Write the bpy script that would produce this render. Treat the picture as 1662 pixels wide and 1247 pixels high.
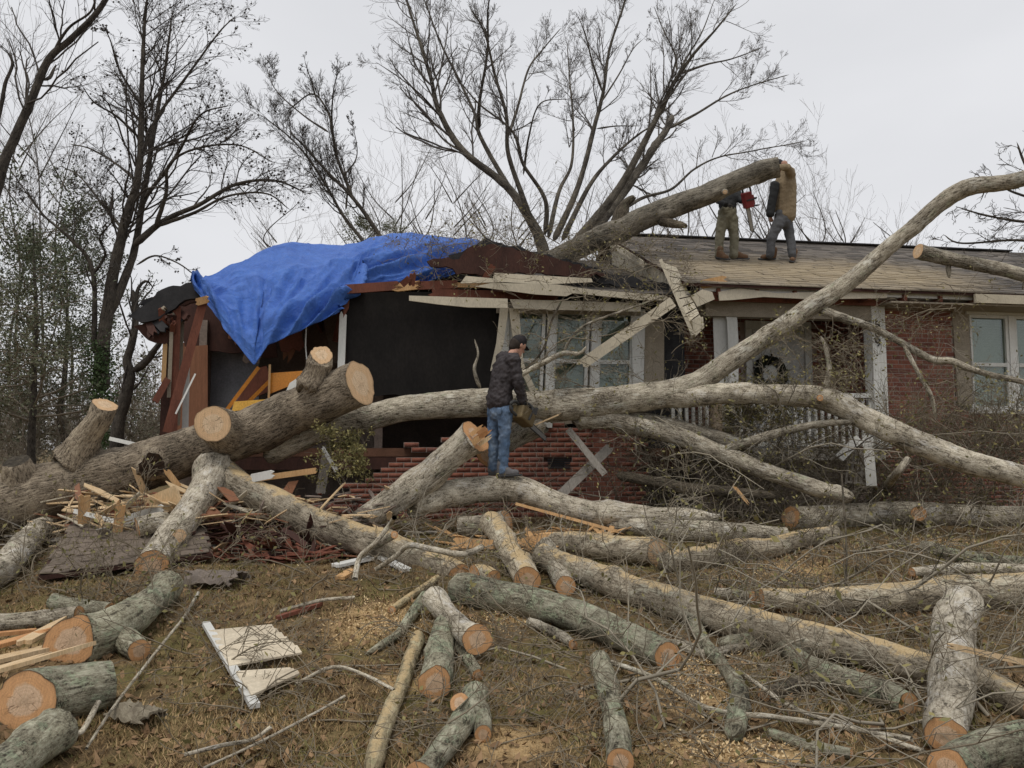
import bpy, math, random
import numpy as np
from mathutils import Vector, Matrix
random.seed(7); RNG = np.random.default_rng(7)
for o in list(bpy.data.objects): bpy.data.objects.remove(o)
SC = bpy.context.scene
COL = SC.collection
# ---------------------------------------------------------------- camera
FPX, CX, CY = 1300.0, 831.0, 623.5
PITCH = math.radians(4.68)
CAM = np.array([0.0, 0.0, 1.6])
cd = bpy.data.cameras.new('camera'); cam = bpy.data.objects.new('camera', cd); COL.objects.link(cam)
cd.sensor_width = 36.0; cd.lens = 36.0 * FPX / 1662.0; cd.clip_end = 3000; cd.clip_start = 0.05
cam.location = CAM; cam.rotation_euler = (math.pi / 2 + PITCH, 0, 0)
SC.camera = cam
# ---------------------------------------------------------------- sky, sun, exposure
SUN_EL, SUN_AZ = math.radians(66), math.radians(205)
w = bpy.data.worlds.new('World'); SC.world = w; w.use_nodes = True
nt = w.node_tree; nt.nodes.clear()
out = nt.nodes.new('ShaderNodeOutputWorld'); bg = nt.nodes.new('ShaderNodeBackground')
sky = nt.nodes.new('ShaderNodeTexSky'); sky.sky_type = 'NISHITA'; sky.sun_disc = False
sky.sun_elevation = SUN_EL; sky.sun_rotation = SUN_AZ; sky.dust_density = 5.0; sky.air_density = 1.0
tc = nt.nodes.new('ShaderNodeTexCoord'); mp = nt.nodes.new('ShaderNodeMapping'); mp.inputs['Scale'].default_value = (1.0, 1.0, 2.6)
cn = nt.nodes.new('ShaderNodeTexNoise'); cn.inputs['Scale'].default_value = 1.7; cn.inputs['Detail'].default_value = 4
cr = nt.nodes.new('ShaderNodeValToRGB')
cr.color_ramp.elements[0].position = 0.28; cr.color_ramp.elements[0].color = (7.0, 7.08, 7.35, 1)
cr.color_ramp.elements[1].position = 0.72; cr.color_ramp.elements[1].color = (8.3, 8.35, 8.6, 1)
mx = nt.nodes.new('ShaderNodeMixRGB'); mx.inputs['Fac'].default_value = 0.95
nt.links.new(tc.outputs['Generated'], mp.inputs['Vector']); nt.links.new(mp.outputs[0], cn.inputs['Vector'])
nt.links.new(cn.outputs['Fac'], cr.inputs['Fac']); nt.links.new(sky.outputs[0], mx.inputs['Color1'])
nt.links.new(cr.outputs[0], mx.inputs['Color2']); nt.links.new(mx.outputs[0], bg.inputs['Color'])
bg.inputs['Strength'].default_value = 0.1; nt.links.new(bg.outputs[0], out.inputs['Surface'])
sl = bpy.data.lights.new('sun', 'SUN'); sl.energy = 1.5; sl.angle = math.radians(22); sl.color = (1.0, 0.94, 0.85)
sun = bpy.data.objects.new('sun', sl); COL.objects.link(sun)
sd = Vector((math.cos(SUN_EL) * math.sin(SUN_AZ), math.cos(SUN_EL) * math.cos(SUN_AZ), math.sin(SUN_EL)))
sun.rotation_euler = sd.to_track_quat('Z', 'Y').to_euler()
SC.view_settings.view_transform = 'Standard'; SC.view_settings.look = 'None'
SC.view_settings.exposure = 0.0; SC.view_settings.gamma = 1.0; SC.view_settings.use_curve_mapping = False
SC.render.engine = 'CYCLES'
SC.cycles.max_bounces = 6; SC.cycles.diffuse_bounces = 3; SC.cycles.glossy_bounces = 3; SC.cycles.transparent_max_bounces = 12
# ---------------------------------------------------------------- geometry helpers
FWD = np.array([0, math.cos(PITCH), math.sin(PITCH)]); UP = np.array([0, -math.sin(PITCH), math.cos(PITCH)]); RIGHT = np.array([1.0, 0, 0])
def ray(px, py): return FWD + (px - CX) / FPX * RIGHT + (CY - py) / FPX * UP
def W(px, py, Y):
    d = ray(px, py); return CAM + d * (Y / d[1])
def hsh(i, j, k):
    n = (i * 374761393 + j * 668265263 + k * 2147483647 * 3 + 1013) & 0xFFFFFFFF
    n = ((n ^ (n >> 13)) * 1274126177) & 0xFFFFFFFF
    n = ((n ^ (n >> 16)) * 2246822519) & 0xFFFFFFFF
    return ((n ^ (n >> 15)) & 0xFFFF) / 65535.0
def vnoise(p):
    p = np.asarray(p, float); i = np.floor(p).astype(np.int64); f = p - i; f = f * f * (3 - 2 * f)
    r = 0
    for a in (0, 1):
        for b in (0, 1):
            for c in (0, 1):
                wt = (f[..., 0] if a else 1 - f[..., 0]) * (f[..., 1] if b else 1 - f[..., 1]) * (f[..., 2] if c else 1 - f[..., 2])
                r = r + wt * hsh(i[..., 0] + a, i[..., 1] + b, i[..., 2] + c)
    return r * 2 - 1
def fbm(p, o=3):
    s = 0; a = 1.0; p = np.asarray(p, float)
    for k in range(o): s = s + a * vnoise(p + 17.3 * k); a *= .5; p = p * 2.03
    return s
GT = ([-50, 4, 6, 8, 10, 11.5, 16, 40, 90, 2500], [0, 0, .13, .35, .55, .63, .66, .66, .66, 1.2])
def gz(x, y):
    x = np.asarray(x, float); y = np.asarray(y, float)
    z = np.interp(y, GT[0], GT[1])
    q = np.stack([x * .7, y * .7, x * 0 + 3.1], -1)
    q2 = np.stack([x * 3.1, y * 3.1, x * 0 + 9.1], -1)
    return z + (.035 * vnoise(q) + .014 * vnoise(q2)) * np.clip((40 - np.abs(y)) / 20, 0, 1)
def G(px, py, lift=0.0):
    """the point of the ground seen at a pixel of the photograph"""
    d = ray(px, py); lo, hi = 2.0, 14.0
    for _ in range(40):
        m = (lo + hi) / 2; p = CAM + d * m / d[1]
        if p[2] - float(gz(p[0], p[1])) - lift > 0: lo = m
        else: hi = m
    return CAM + d * lo / d[1]
def Gm(px, py):
    px = np.asarray(px, float); py = np.asarray(py, float); d = FWD + ((px - CX) / FPX)[:, None] * RIGHT + ((CY - py) / FPX)[:, None] * UP
    lo = np.full(len(px), 2.0); hi = np.full(len(px), 14.0)
    for _ in range(26):
        m = (lo + hi) / 2; p = CAM + d * (m / d[:, 1])[:, None]; up_ = p[:, 2] > gz(p[:, 0], p[:, 1]); lo = np.where(up_, m, lo); hi = np.where(up_, hi, m)
    return CAM + d * (lo / d[:, 1])[:, None]
def rest(px, py, dpx, lift=0.0):
    """depth at which a round thing of that size lies on the ground"""
    d = ray(px, py); lo, hi = 2.0, 14.0
    for _ in range(40):
        m = (lo + hi) / 2; p = CAM + d * m / d[1]
        if p[2] - float(gz(p[0], p[1])) - dpx * m / FPX / 2 * .84 - lift > 0: lo = m
        else: hi = m
    return lo
def link(o, parent=None):
    COL.objects.link(o)
    if parent: o.parent = parent; o.matrix_parent_inverse = parent.matrix_basis.inverted()
    return o
def tag(o, label=None, cat=None, group=None, kind=None):
    if label: o['label'] = label
    if cat: o['category'] = cat
    if group: o['group'] = group
    if kind: o['kind'] = kind
    return o
def empty(name, loc, label=None, cat=None, group=None):
    o = bpy.data.objects.new(name, None); o.location = tuple(float(c) for c in loc); o.empty_display_size = .1
    COL.objects.link(o); return tag(o, label, cat, group)
def mesh_data(name, V, F, mat=None, smooth=False, attrs=None):
    me = bpy.data.meshes.new(name); V = np.asarray(V, np.float32)
    if isinstance(F, np.ndarray):
        n, k = F.shape
        me.vertices.add(len(V)); me.vertices.foreach_set('co', V.ravel())
        me.loops.add(n * k); me.loops.foreach_set('vertex_index', F.astype(np.int32).ravel())
        me.polygons.add(n); me.polygons.foreach_set('loop_start', np.arange(0, n * k, k, dtype=np.int32))
        me.update(calc_edges=True); me.validate()
    else:
        me.from_pydata([tuple(map(float, v)) for v in V], [], F)
    if attrs:
        for an, av in attrs.items():
            av = np.asarray(av, np.float32)
            if av.ndim == 2:
                a = me.attributes.new(an, 'FLOAT_VECTOR', 'POINT'); a.data.foreach_set('vector', av.ravel())
            else:
                a = me.attributes.new(an, 'FLOAT', 'POINT'); a.data.foreach_set('value', av.ravel())
    if smooth: me.polygons.foreach_set('use_smooth', np.ones(len(me.polygons), bool))
    if mat: me.materials.append(mat)
    return me
def mk(name, V, F, mat=None, parent=None, smooth=False, attrs=None):
    me = mesh_data(name, V, F, mat, smooth, attrs)
    return link(bpy.data.objects.new(name, me), parent)
def unit(v): v = np.asarray(v, float); return v / (np.linalg.norm(v, axis=-1, keepdims=True) + 1e-12)
BOXF = [(0, 3, 2, 1), (4, 5, 6, 7), (0, 1, 5, 4), (1, 2, 6, 5), (2, 3, 7, 6), (3, 0, 4, 7)]
def boxv(c, a, b, d):
    """box from its centre and three half-axes"""
    c, a, b, d = map(np.asarray, (c, a, b, d))
    return [c - a - b - d, c + a - b - d, c + a + b - d, c - a + b - d, c - a - b + d, c + a - b + d, c + a + b + d, c - a + b + d]
class MB:
    def __init__(s): s.V = []; s.F = []
    def add(s, V, F):
        n = len(s.V); s.V += [np.asarray(v, float) for v in V]; s.F += [tuple(int(i) + n for i in f) for f in F]; return s
    def box(s, c, a, b, d): return s.add(boxv(c, a, b, d), BOXF)
    def prism(s, pts, vec):
        n = len(pts); vec = np.asarray(vec, float); P = [np.asarray(p, float) for p in pts]
        return s.add(P + [p + vec for p in P], [tuple(range(n))[::-1], tuple(range(n, 2 * n))] + [(i, (i + 1) % n, n + (i + 1) % n, n + i) for i in range(n)])
    def build(s, name, mat, parent=None, smooth=False, bevel=0):
        o = mk(name, s.V, s.F, mat, parent, smooth)
        if bevel:
            m = o.modifiers.new('bevel', 'BEVEL'); m.width = bevel; m.segments = 2; m.limit_method = 'ANGLE'
        return o
def beam(p0, p1, wd, th, side=None):
    """box along p0-p1: wd across the view, th along it"""
    p0 = np.asarray(p0, float); p1 = np.asarray(p1, float); ax = unit(p1 - p0)
    vd = unit((p0 + p1) / 2 - CAM) if side is None else unit(side)
    a = unit(np.cross(ax, vd)); b = np.cross(a, ax)
    return boxv((p0 + p1) / 2, (p1 - p0) / 2, a * wd / 2, b * th / 2)
def splinter(p0, p1, wd, th, side=None, j0=0.0, j1=0.0, n=4):
    """a board whose ends are torn: j0 / j1 = length of the jags in metres"""
    p0 = np.asarray(p0, float); p1 = np.asarray(p1, float); ax = unit(p1 - p0)
    vd = unit((p0 + p1) / 2 - CAM) if side is None else unit(side)
    a = unit(np.cross(ax, vd)); b = np.cross(a, ax)
    q = []
    for i in range(n + 1): q.append(p0 + a * wd * (i / n - .5) - ax * (j0 * random.random() * (1 if i % 2 else .1)))
    for i in range(n, -1, -1): q.append(p1 + a * wd * (i / n - .5) + ax * (j1 * random.random() * (1 if i % 2 else .1)))
    return [x - b * th / 2 for x in q], b * th
def catmull(P, n):
    P = np.asarray(P, float); m = len(P)
    Q = np.vstack([2 * P[0] - P[1], P, 2 * P[-1] - P[-2]])
    d = np.concatenate([[0], np.cumsum(np.linalg.norm(np.diff(P[:, :3], axis=0), axis=1))])
    t = np.linspace(0, d[-1], n); k = np.clip(np.searchsorted(d, t, side='right') - 1, 0, m - 2)
    u = ((t - d[k]) / (d[k + 1] - d[k] + 1e-9))[:, None]
    a, b, c, e = Q[k], Q[k + 1], Q[k + 2], Q[k + 3]
    return .5 * (2 * b + (c - a) * u + (2 * a - 5 * b + 4 * c - e) * u ** 2 + (3 * b - a - 3 * c + e) * u ** 3)
def frames(P):
    T = unit(np.gradient(P, axis=0)); N = np.zeros_like(P)
    n = np.cross(T[0], [0, 0, 1.0]) if abs(T[0][2]) < .9 else np.cross(T[0], [1.0, 0, 0])
    n = unit(n)
    for i in range(len(P)):
        n = unit(n - T[i] * np.dot(n, T[i])); N[i] = n
    return T, N, np.cross(T, N)
def tubes(P, R, s):
    """many thin tapered tubes at once: P (n,m,3), R (n,m)"""
    n, m = R.shape; T = unit(np.gradient(P, axis=1))
    ref = np.where(np.abs(T[..., 2:3]) < .9, np.array([0, 0, 1.0]), np.array([1.0, 0, 0]))
    N = unit(np.cross(T, ref)); B = np.cross(T, N)
    a = np.arange(s) * 2 * math.pi / s
    V = P[:, :, None] + R[:, :, None, None] * (np.cos(a)[None, None, :, None] * N[:, :, None] + np.sin(a)[None, None, :, None] * B[:, :, None])
    base = (np.arange(n) * m * s)[:, None, None] + (np.arange(m - 1) * s)[None, :, None]
    j = np.arange(s)[None, None]; j2 = (j + 1) % s
    F = np.stack([base + j, base + j2, base + s + j2, base + s + j], -1).reshape(-1, 4)
    return V.reshape(-1, 3), F
def joinVF(L):
    Vs, Fs, o = [], [], 0
    for V, F in L: Vs.append(V); Fs.append(F + o); o += len(V)
    return np.vstack(Vs), np.vstack(Fs)
def sprout(P, R, c, ang=(25, 60), ratio=.5, t0=.25, k=5, wander=.25, up=.0, rr=.6, rmin=.002, rng=RNG, lenvar=.4, tip=.35):
    """c children per parent polyline"""
    n, m, _ = P.shape
    if np.isscalar(c): idx = np.repeat(np.arange(n), c)
    else: idx = np.repeat(np.arange(n), c)
    N = len(idx); t = t0 + (1 - t0) * rng.random(N) ** .9
    f = t * (m - 1); i = np.minimum(f.astype(int), m - 2); u = (f - i)[:, None]
    p = P[idx, i] * (1 - u) + P[idx, i + 1] * u; d = unit(P[idx, i + 1] - P[idx, i])
    r = (R[idx, i] * (1 - u[:, 0]) + R[idx, i + 1] * u[:, 0]) * rr
    L = np.linalg.norm(np.diff(P, axis=1), axis=2).sum(1)[idx] * ratio * (1.12 - .5 * t) * (1 - lenvar + 2 * lenvar * rng.random(N))
    q = unit(np.cross(d, rng.normal(size=(N, 3)))); th = np.radians(ang[0] + (ang[1] - ang[0]) * rng.random(N))[:, None]
    d = d * np.cos(th) + q * np.sin(th)
    pts = [p]; st = (L / k)[:, None]
    for j in range(k):
        d = unit(d + wander * rng.normal(size=(N, 3)) + np.array([0, 0, up])); pts.append(pts[-1] + d * st)
    C = np.stack(pts, 1); RR = np.maximum(r[:, None] * np.linspace(1, tip, k + 1)[None], rmin)
    return C, RR
def resample(polys, m, rad, jit=0.0, rng=RNG):
    """polylines [[x,y,z]...] with radii -> (n,m,3),(n,m)"""
    Ps, Rs = [], []
    for pl, (r0, r1) in zip(polys, rad):
        q = catmull(pl, m); L = np.linalg.norm(np.diff(q, axis=0), axis=1).sum()
        if jit: q[1:-1] += rng.normal(size=(m - 2, 3)) * jit * L / m
        Ps.append(q); Rs.append(r0 + (r1 - r0) * np.linspace(0, 1, m) ** .8)
    return np.array(Ps), np.array(Rs)
# ---------------------------------------------------------------- materials
class NG:
    def __init__(s, name):
        s.m = bpy.data.materials.new(name); s.m.use_nodes = True; s.t = s.m.node_tree; s.b = s.t.nodes['Principled BSDF']
        s.b.inputs['Roughness'].default_value = .85; s.b.inputs['Specular IOR Level'].default_value = .25
    def n(s, ty, **kw):
        x = s.t.nodes.new(ty)
        for k, v in kw.items(): setattr(x, k, v)
        return x
    def put(s, sock, v):
        if isinstance(v, bpy.types.NodeSocket): s.t.links.new(v, sock)
        elif isinstance(v, (tuple, list)) and sock.type == 'RGBA': sock.default_value = (*v[:3], 1)
        else: sock.default_value = v
    def attr(s, a): return s.n('ShaderNodeAttribute', attribute_name=a).outputs['Vector']
    def attrf(s, a): return s.n('ShaderNodeAttribute', attribute_name=a).outputs['Fac']
    def co(s, which='Object'): return s.n('ShaderNodeTexCoord').outputs[which]
    def geo(s, which): return s.n('ShaderNodeNewGeometry').outputs[which]
    def rnd(s): return s.n('ShaderNodeObjectInfo').outputs['Random']
    def mapv(s, v, sc=(1, 1, 1), loc=(0, 0, 0)):
        x = s.n('ShaderNodeMapping'); s.put(x.inputs['Vector'], v); x.inputs['Scale'].default_value = sc; x.inputs['Location'].default_value = loc; return x.outputs[0]
    def noise(s, v, sc=5, det=4, rough=.55, dist=0.0):
        x = s.n('ShaderNodeTexNoise'); s.put(x.inputs['Vector'], v); x.inputs['Scale'].default_value = sc; x.inputs['Detail'].default_value = det
        x.inputs['Roughness'].default_value = rough; x.inputs['Distortion'].default_value = dist; return x.outputs['Fac']
    def vor(s, v, sc=5, feat='F1', out='Distance'):
        x = s.n('ShaderNodeTexVoronoi', feature=feat); s.put(x.inputs['Vector'], v); x.inputs['Scale'].default_value = sc; return x.outputs[out]
    def ramp(s, f, stops, interp='LINEAR'):
        x = s.n('ShaderNodeValToRGB'); s.put(x.inputs['Fac'], f); e = x.color_ramp.elements; x.color_ramp.interpolation = interp
        while len(e) < len(stops): e.new(.5)
        for i, (p, c) in enumerate(stops):
            e[i].position = p; e[i].color = (c, c, c, 1) if not isinstance(c, (tuple, list)) else (*c[:3], 1)
        return x.outputs['Color']
    def mix(s, f, a, b, ty='MIX'):
        x = s.n('ShaderNodeMixRGB', blend_type=ty); s.put(x.inputs[0], f); s.put(x.inputs[1], a); s.put(x.inputs[2], b); return x.outputs[0]
    def math(s, op, a, b=0.0, c=0.0):
        x = s.n('ShaderNodeMath', operation=op); s.put(x.inputs[0], a); s.put(x.inputs[1], b); s.put(x.inputs[2], c); return x.outputs[0]
    def vlen(s, v): x = s.n('ShaderNodeVectorMath', operation='LENGTH'); s.put(x.inputs[0], v); return x.outputs['Value']
    def sep(s, v): x = s.n('ShaderNodeSeparateXYZ'); s.put(x.inputs[0], v); return x.outputs
    def bump(s, h, st=.5, d=.01):
        x = s.n('ShaderNodeBump'); x.inputs['Strength'].default_value = st; x.inputs['Distance'].default_value = d; s.put(x.inputs['Height'], h); s.t.links.new(x.outputs[0], s.b.inputs['Normal'])
    def out(s, col, rough=None):
        s.put(s.b.inputs['Base Color'], col)
        if rough is not None: s.put(s.b.inputs['Roughness'], rough)
        return s.m
def bark(name, dark, mid, pale, lichen=.3, moss=(.2, .25, .14), ridge=.6, dust=0.0, streak=.5):
    g = NG(name); v = g.attr('lc'); vs = g.mapv(v, (1, 1, .22)); vc = g.mapv(v, (1, 1, 1))
    n1 = g.noise(vs, 52, 6, .7); n2 = g.noise(g.mapv(v, (1, 1, .5)), 15, 5, .68); n3 = g.noise(vc, 2.6, 4, .6); fine = g.noise(vc, 58, 5, .8)
    f = g.math('ADD', g.math('MULTIPLY', n1, streak), g.math('MULTIPLY', n2, 1 - streak))
    f = g.math('ADD', f, g.math('MULTIPLY', g.math('SUBTRACT', fine, .5), .62))
    f = g.math('ADD', f, g.math('MULTIPLY', g.math('SUBTRACT', n3, .5), .22))
    c = g.ramp(f, [(.38, dark), (.465, mid), (.56, tuple(.5 * (x + y) for x, y in zip(mid, pale))), (.66, pale)])
    # blotches of whitish crustose lichen, broken up by the bark ridges
    wb = g.math('ADD', g.noise(g.mapv(v, (1, 1, .6), (9, 4, 2)), 5.5, 5, .7), g.math('MULTIPLY', g.math('SUBTRACT', n1, .5), .5))
    c = g.mix(g.ramp(wb, [(.56, 0.0), (.66, .6)]), c, tuple(min(.62, x * 1.25) for x in pale))
    tint = g.ramp(g.math('ADD', n3, g.math('MULTIPLY_ADD', g.rnd(), .3, -.15)), [(.32, (.68, .66, .62)), (.5, (1.0, .97, .91)), (.68, (1.22, 1.19, 1.1))])
    c = g.mix(1.0, c, tint, 'MULTIPLY')
    lm = g.ramp(g.math('ADD', g.noise(g.mapv(v, (1, 1, .8), (3, 1, 7)), 7, 6, .75), g.math('MULTIPLY', g.math('SUBTRACT', fine, .5), .55)), [(.68 - lichen * .3, 0.0), (.74 - lichen * .3, 1.0)])
    lc = g.ramp(n1, [(.38, tuple(.5 * x for x in moss)), (.62, tuple(1.4 * x for x in moss))])
    c = g.mix(g.math('MULTIPLY', lm, .85), c, lc)
    if dust:
        nz = g.sep(g.geo('Normal'))[2]
        dm = g.ramp(g.math('ADD', nz, g.math('MULTIPLY', g.math('SUBTRACT', g.noise(vc, 4.5, 6, .8), .5), 2.0)), [(1.0 - dust * .3, 0.0), (1.3 - dust * .25, .85)])
        c = g.mix(dm, c, g.ramp(fine, [(.3, (.42, .3, .15)), (.7, (.66, .51, .29))]))
    h = g.math('ADD', n1, g.math('MULTIPLY', fine, .35))
    g.bump(h, min(1.0, ridge * 1.2), .028); return g.out(c, .9)
BK = {
 'trunk': bark('bark_trunk', (.05, .041, .032), (.215, .178, .138), (.42, .365, .29), .1, (.26, .25, .17), 1.0, 0.0, .8),
 'grey': bark('bark_grey', (.07, .06, .048), (.28, .252, .205), (.57, .535, .465), .28, (.32, .335, .23), .7, 0.0, .62),
 'pale': bark('bark_pale', (.09, .079, .062), (.345, .312, .255), (.64, .605, .53), .2, (.35, .365, .25), .55, 0.0, .5),
 'dusty': bark('bark_dusty', (.08, .067, .05), (.3, .262, .205), (.55, .505, .42), .15, (.3, .31, .21), .6, .8, .55),
 'mossy': bark('bark_mossy', (.055, .05, .038), (.23, .215, .162), (.47, .465, .38), .52, (.31, .345, .235), .9, 0.0, .4),
 'yellow': bark('bark_yellow', (.11, .09, .055), (.33, .28, .18), (.55, .48, .33), .3, (.33, .31, .18), .6, .6, .4),
 'roof': bark('bark_roof_limb', (.045, .04, .033), (.15, .137, .115), (.31, .29, .25), .15, (.17, .18, .12), .7, 0.0, .6),
 'dark': bark('bark_dark', (.03, .026, .02), (.085, .072, .056), (.19, .165, .13), .2, (.12, .14, .085), .8, 0.0, .6)}
def cutmat(name, rim, heart, core, edge=(.05, .035, .025)):
    g = NG(name); v = g.attr('lc'); r = g.vlen(g.mapv(v, (1, 1, 0))); r2 = g.math('ADD', r, g.math('MULTIPLY', g.math('SUBTRACT', g.noise(v, 2.2, 4, .6), .5), .35))
    r = g.math('ADD', r, g.math('MULTIPLY', g.math('SUBTRACT', g.noise(v, 7, 3, .6), .5), .05))
    c = g.ramp(r2, [(.0, core), (.34, heart), (.5, heart), (.58, rim), (.86, rim), (1.0, tuple(.75 * x for x in rim))])
    rings = g.math('SINE', g.math('MULTIPLY', g.math('ADD', r, g.math('MULTIPLY', g.noise(v, 1.8, 2), .18)), 62.0))
    c = g.mix(g.math('MULTIPLY_ADD', rings, .1, .1), c, tuple(.55 * x for x in rim))
    grain = g.noise(g.mapv(v, (3, 24, 1)), 4, 4, .7)
    c = g.mix(1.0, c, g.ramp(grain, [(.3, .72), (.7, 1.12)]), 'MULTIPLY')
    c = g.mix(g.ramp(r, [(.945, 0.0), (.985, 1.0)]), c, edge)
    sp = g.sep(v); ang = g.math('ARCTAN2', sp[1], sp[0])
    nm = g.n('ShaderNodeVectorMath', operation='NORMALIZE'); g.put(nm.inputs[0], g.mapv(v, (1, 1, 0)))
    cb = g.n('ShaderNodeCombineXYZ'); g.put(cb.inputs[2], g.math('MULTIPLY_ADD', g.rnd(), 40.0, g.math('MULTIPLY', r, .5)))
    ad = g.n('ShaderNodeVectorMath', operation='ADD'); g.put(ad.inputs[0], nm.outputs[0]); g.put(ad.inputs[1], cb.outputs[0])
    ck = g.math('ABSOLUTE', g.math('SUBTRACT', g.noise(ad.outputs[0], 1.5, 2, .5), .5))
    c = g.mix(g.math('MULTIPLY', g.ramp(ck, [(.0, .8), (.012, 0.0)]), g.ramp(r, [(.5, 1.0), (.8, 0.0)])), c, tuple(.2 * x for x in rim))
    kerf = g.noise(g.mapv(v, (30, 1.2, 1)), 1.6, 3, .6)
    c = g.mix(1.0, c, g.ramp(kerf, [(.3, .78), (.7, 1.1)]), 'MULTIPLY')
    g.bump(g.math('ADD', grain, kerf), .7, .008); return g.out(c, .8)
CUT_O = cutmat('wood_cut_orange', (.72, .4, .19), (.76, .54, .36), (.62, .45, .3), (.14, .095, .06))
CUT_P = cutmat('wood_cut_pale', (.74, .5, .29), (.78, .58, .38), (.7, .5, .32), (.34, .22, .12))
def plain(name, a, b, sc=6, rough=.8, stretch=(1, 1, 1), bmp=.15, spec=.25, fine=.3, metal=0):
    g = NG(name); v = g.mapv(g.co(), stretch); n = g.noise(v, sc, 5, .65); f = g.noise(v, sc * 11, 3, .6)
    c = g.mix(g.ramp(n, [(.3, 0.0), (.7, 1.0)]), a, b); c = g.mix(1.0, c, g.ramp(f, [(.25, 1 - fine), (.75, 1 + fine * .5)]), 'MULTIPLY')
    c = g.mix(1.0, c, g.ramp(g.rnd(), [(0, .86), (1, 1.12)]), 'MULTIPLY')
    g.b.inputs['Specular IOR Level'].default_value = spec; g.b.inputs['Metallic'].default_value = metal
    if bmp: g.bump(f, bmp, .006)
    return g.out(c, rough)
# ================================================================ ground
def ground():
    xs = np.concatenate([-np.geomspace(9, 2500, 60)[::-1], np.arange(-8.94, 9.6, .075), np.geomspace(9.7, 2500, 60)])
    ys = np.concatenate([-np.geomspace(.5, 300, 20)[::-1], np.arange(-.4, 2.4, .2), np.arange(2.5, 12.5, .075), np.geomspace(12.6, 2500, 70)])
    X, Y = np.meshgrid(xs, ys); Z = gz(X, Y)
    near = (np.abs(X) < 9.6) & (Y > 2) & (Y < 12.6)
    Z = Z + np.where(near, .012 * fbm(np.stack([X * 9, Y * 9, X * 0], -1), 3), 0)
    V = np.stack([X, Y, Z], -1).reshape(-1, 3); ny, nx = X.shape
    i = (np.arange(ny - 1)[:, None] * nx + np.arange(nx - 1)[None]).ravel()
    F = np.stack([i, i + 1, i + nx + 1, i + nx], -1)
    g = NG('ground_dead_grass'); p = g.co()
    n1 = g.noise(p, 1.3, 5, .6); n2 = g.noise(p, 9, 5, .7); n3 = g.noise(p, 70, 4, .7)
    c = g.ramp(n2, [(.3, (.064, .042, .022)), (.5, (.175, .118, .058)), (.7, (.32, .225, .115))])
    c = g.mix(g.ramp(n1, [(.46, 0.0), (.62, .8)]), c, (.17, .15, .05))
    c = g.mix(g.ramp(g.noise(p, .9, 6, .7), [(.54, 0.0), (.64, .6)]), c, (.13, .078, .04))
    c = g.mix(1.0, c, g.ramp(n3, [(.25, .5), (.75, 1.35)]), 'MULTIPLY')
    # sawdust lies in patches where the saws worked
    sepv = g.sep(p); m = None
    for (px, py, rx, ry) in [(610, 1010, .5, .6), (830, 1000, .3, .3), (1110, 1090, .4, .5), (1140, 1130, .5, .5), (1290, 925, .45, .5), (1240, 1235, .5, .3), (1560, 880, .9, .35), (660, 1105, .25, .25), (1150, 1215, .5, .3), (830, 1200, .3, .3), (40, 1060, .3, .25)]:
        q = G(px, py)
        dx = g.math('DIVIDE', g.math('SUBTRACT', sepv[0], float(q[0])), rx); dy = g.math('DIVIDE', g.math('SUBTRACT', sepv[1], float(q[1])), ry)
        d = g.math('EXPONENT', g.math('MULTIPLY', g.math('ADD', g.math('MULTIPLY', dx, dx), g.math('MULTIPLY', dy, dy)), -1.0))
        m = d if m is None else g.math('MAXIMUM', m, d)
    f = g.math('ADD', m, g.math('MULTIPLY', g.math('SUBTRACT', g.noise(p, 14, 6, .8), .5), 1.8))
    c = g.mix(g.ramp(f, [(.42, 0.0), (.85, .9)]), c, g.ramp(n3, [(.3, (.4, .25, .11)), (.7, (.62, .45, .24))]))
    g.bump(g.math('ADD', n3, n2), .7, .03)
    o = mk('ground', V, F, g.out(c, .95), None, True); tag(o, kind='structure')
    return o
ground()
# ================================================================ house frame
HA = math.radians(9.2); EU = np.array([math.cos(HA), math.sin(HA), 0]); EV = np.array([-math.sin(HA), math.cos(HA), 0]); EZ = np.array([0, 0, 1.0])
HO = np.array([0, 11.8, 0.0])
def H(u, v, z): return HO + u * EU + v * EV + z * EZ
def Q(px, py, v=0.0):
    """where the sight line of a pixel meets the plane v metres behind the front wall"""
    d = ray(px, py); t = (np.dot(HO - CAM, EV) + v) / np.dot(d, EV); return CAM + d * t
def uz(px, py, v=0.0):
    p = Q(px, py, v); return float(np.dot(p - HO, EU)), float(p[2])
GRD = .5; FLOOR = 1.62; EAVE = 4.05
def brickmat():
    g = NG('red_brick'); p = g.co(); n = g.noise(p, 30, 4, .7); r = g.rnd()
    isl = g.geo('Random Per Island')
    k = g.math('FRACT', g.math('ADD', r, isl))
    c = g.ramp(k, [(0, (.15, .06, .045)), (.35, (.22, .083, .056)), (.7, (.275, .108, .072)), (1, (.185, .083, .065))])
    c = g.mix(1.0, c, g.ramp(n, [(.3, .7), (.7, 1.2)]), 'MULTIPLY'); g.bump(n, .4, .004); return g.out(c, .85)
BRICK = brickmat()
MORTAR = plain('mortar', (.4, .33, .29), (.31, .25, .215), 12, .95)
WHITE = plain('white_paint_weathered', (.72, .72, .69), (.6, .6, .56), 5, .6, (1, 1, .4), .1, .3, .12)
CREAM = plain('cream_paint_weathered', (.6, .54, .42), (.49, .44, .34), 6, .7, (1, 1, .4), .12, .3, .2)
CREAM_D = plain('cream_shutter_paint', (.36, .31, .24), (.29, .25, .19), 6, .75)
STUD = plain('old_red_framing_lumber', (.22, .08, .05), (.13, .05, .033), 7, .8, (1, 1, .25), .2)
RAW = plain('raw_broken_wood', (.62, .4, .2), (.47, .27, .12), 9, .8, (1, 1, .2), .3)
RAWP = plain('pale_split_wood', (.72, .56, .36), (.6, .42, .23), 9, .8, (1, 1, .2), .3)
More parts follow.
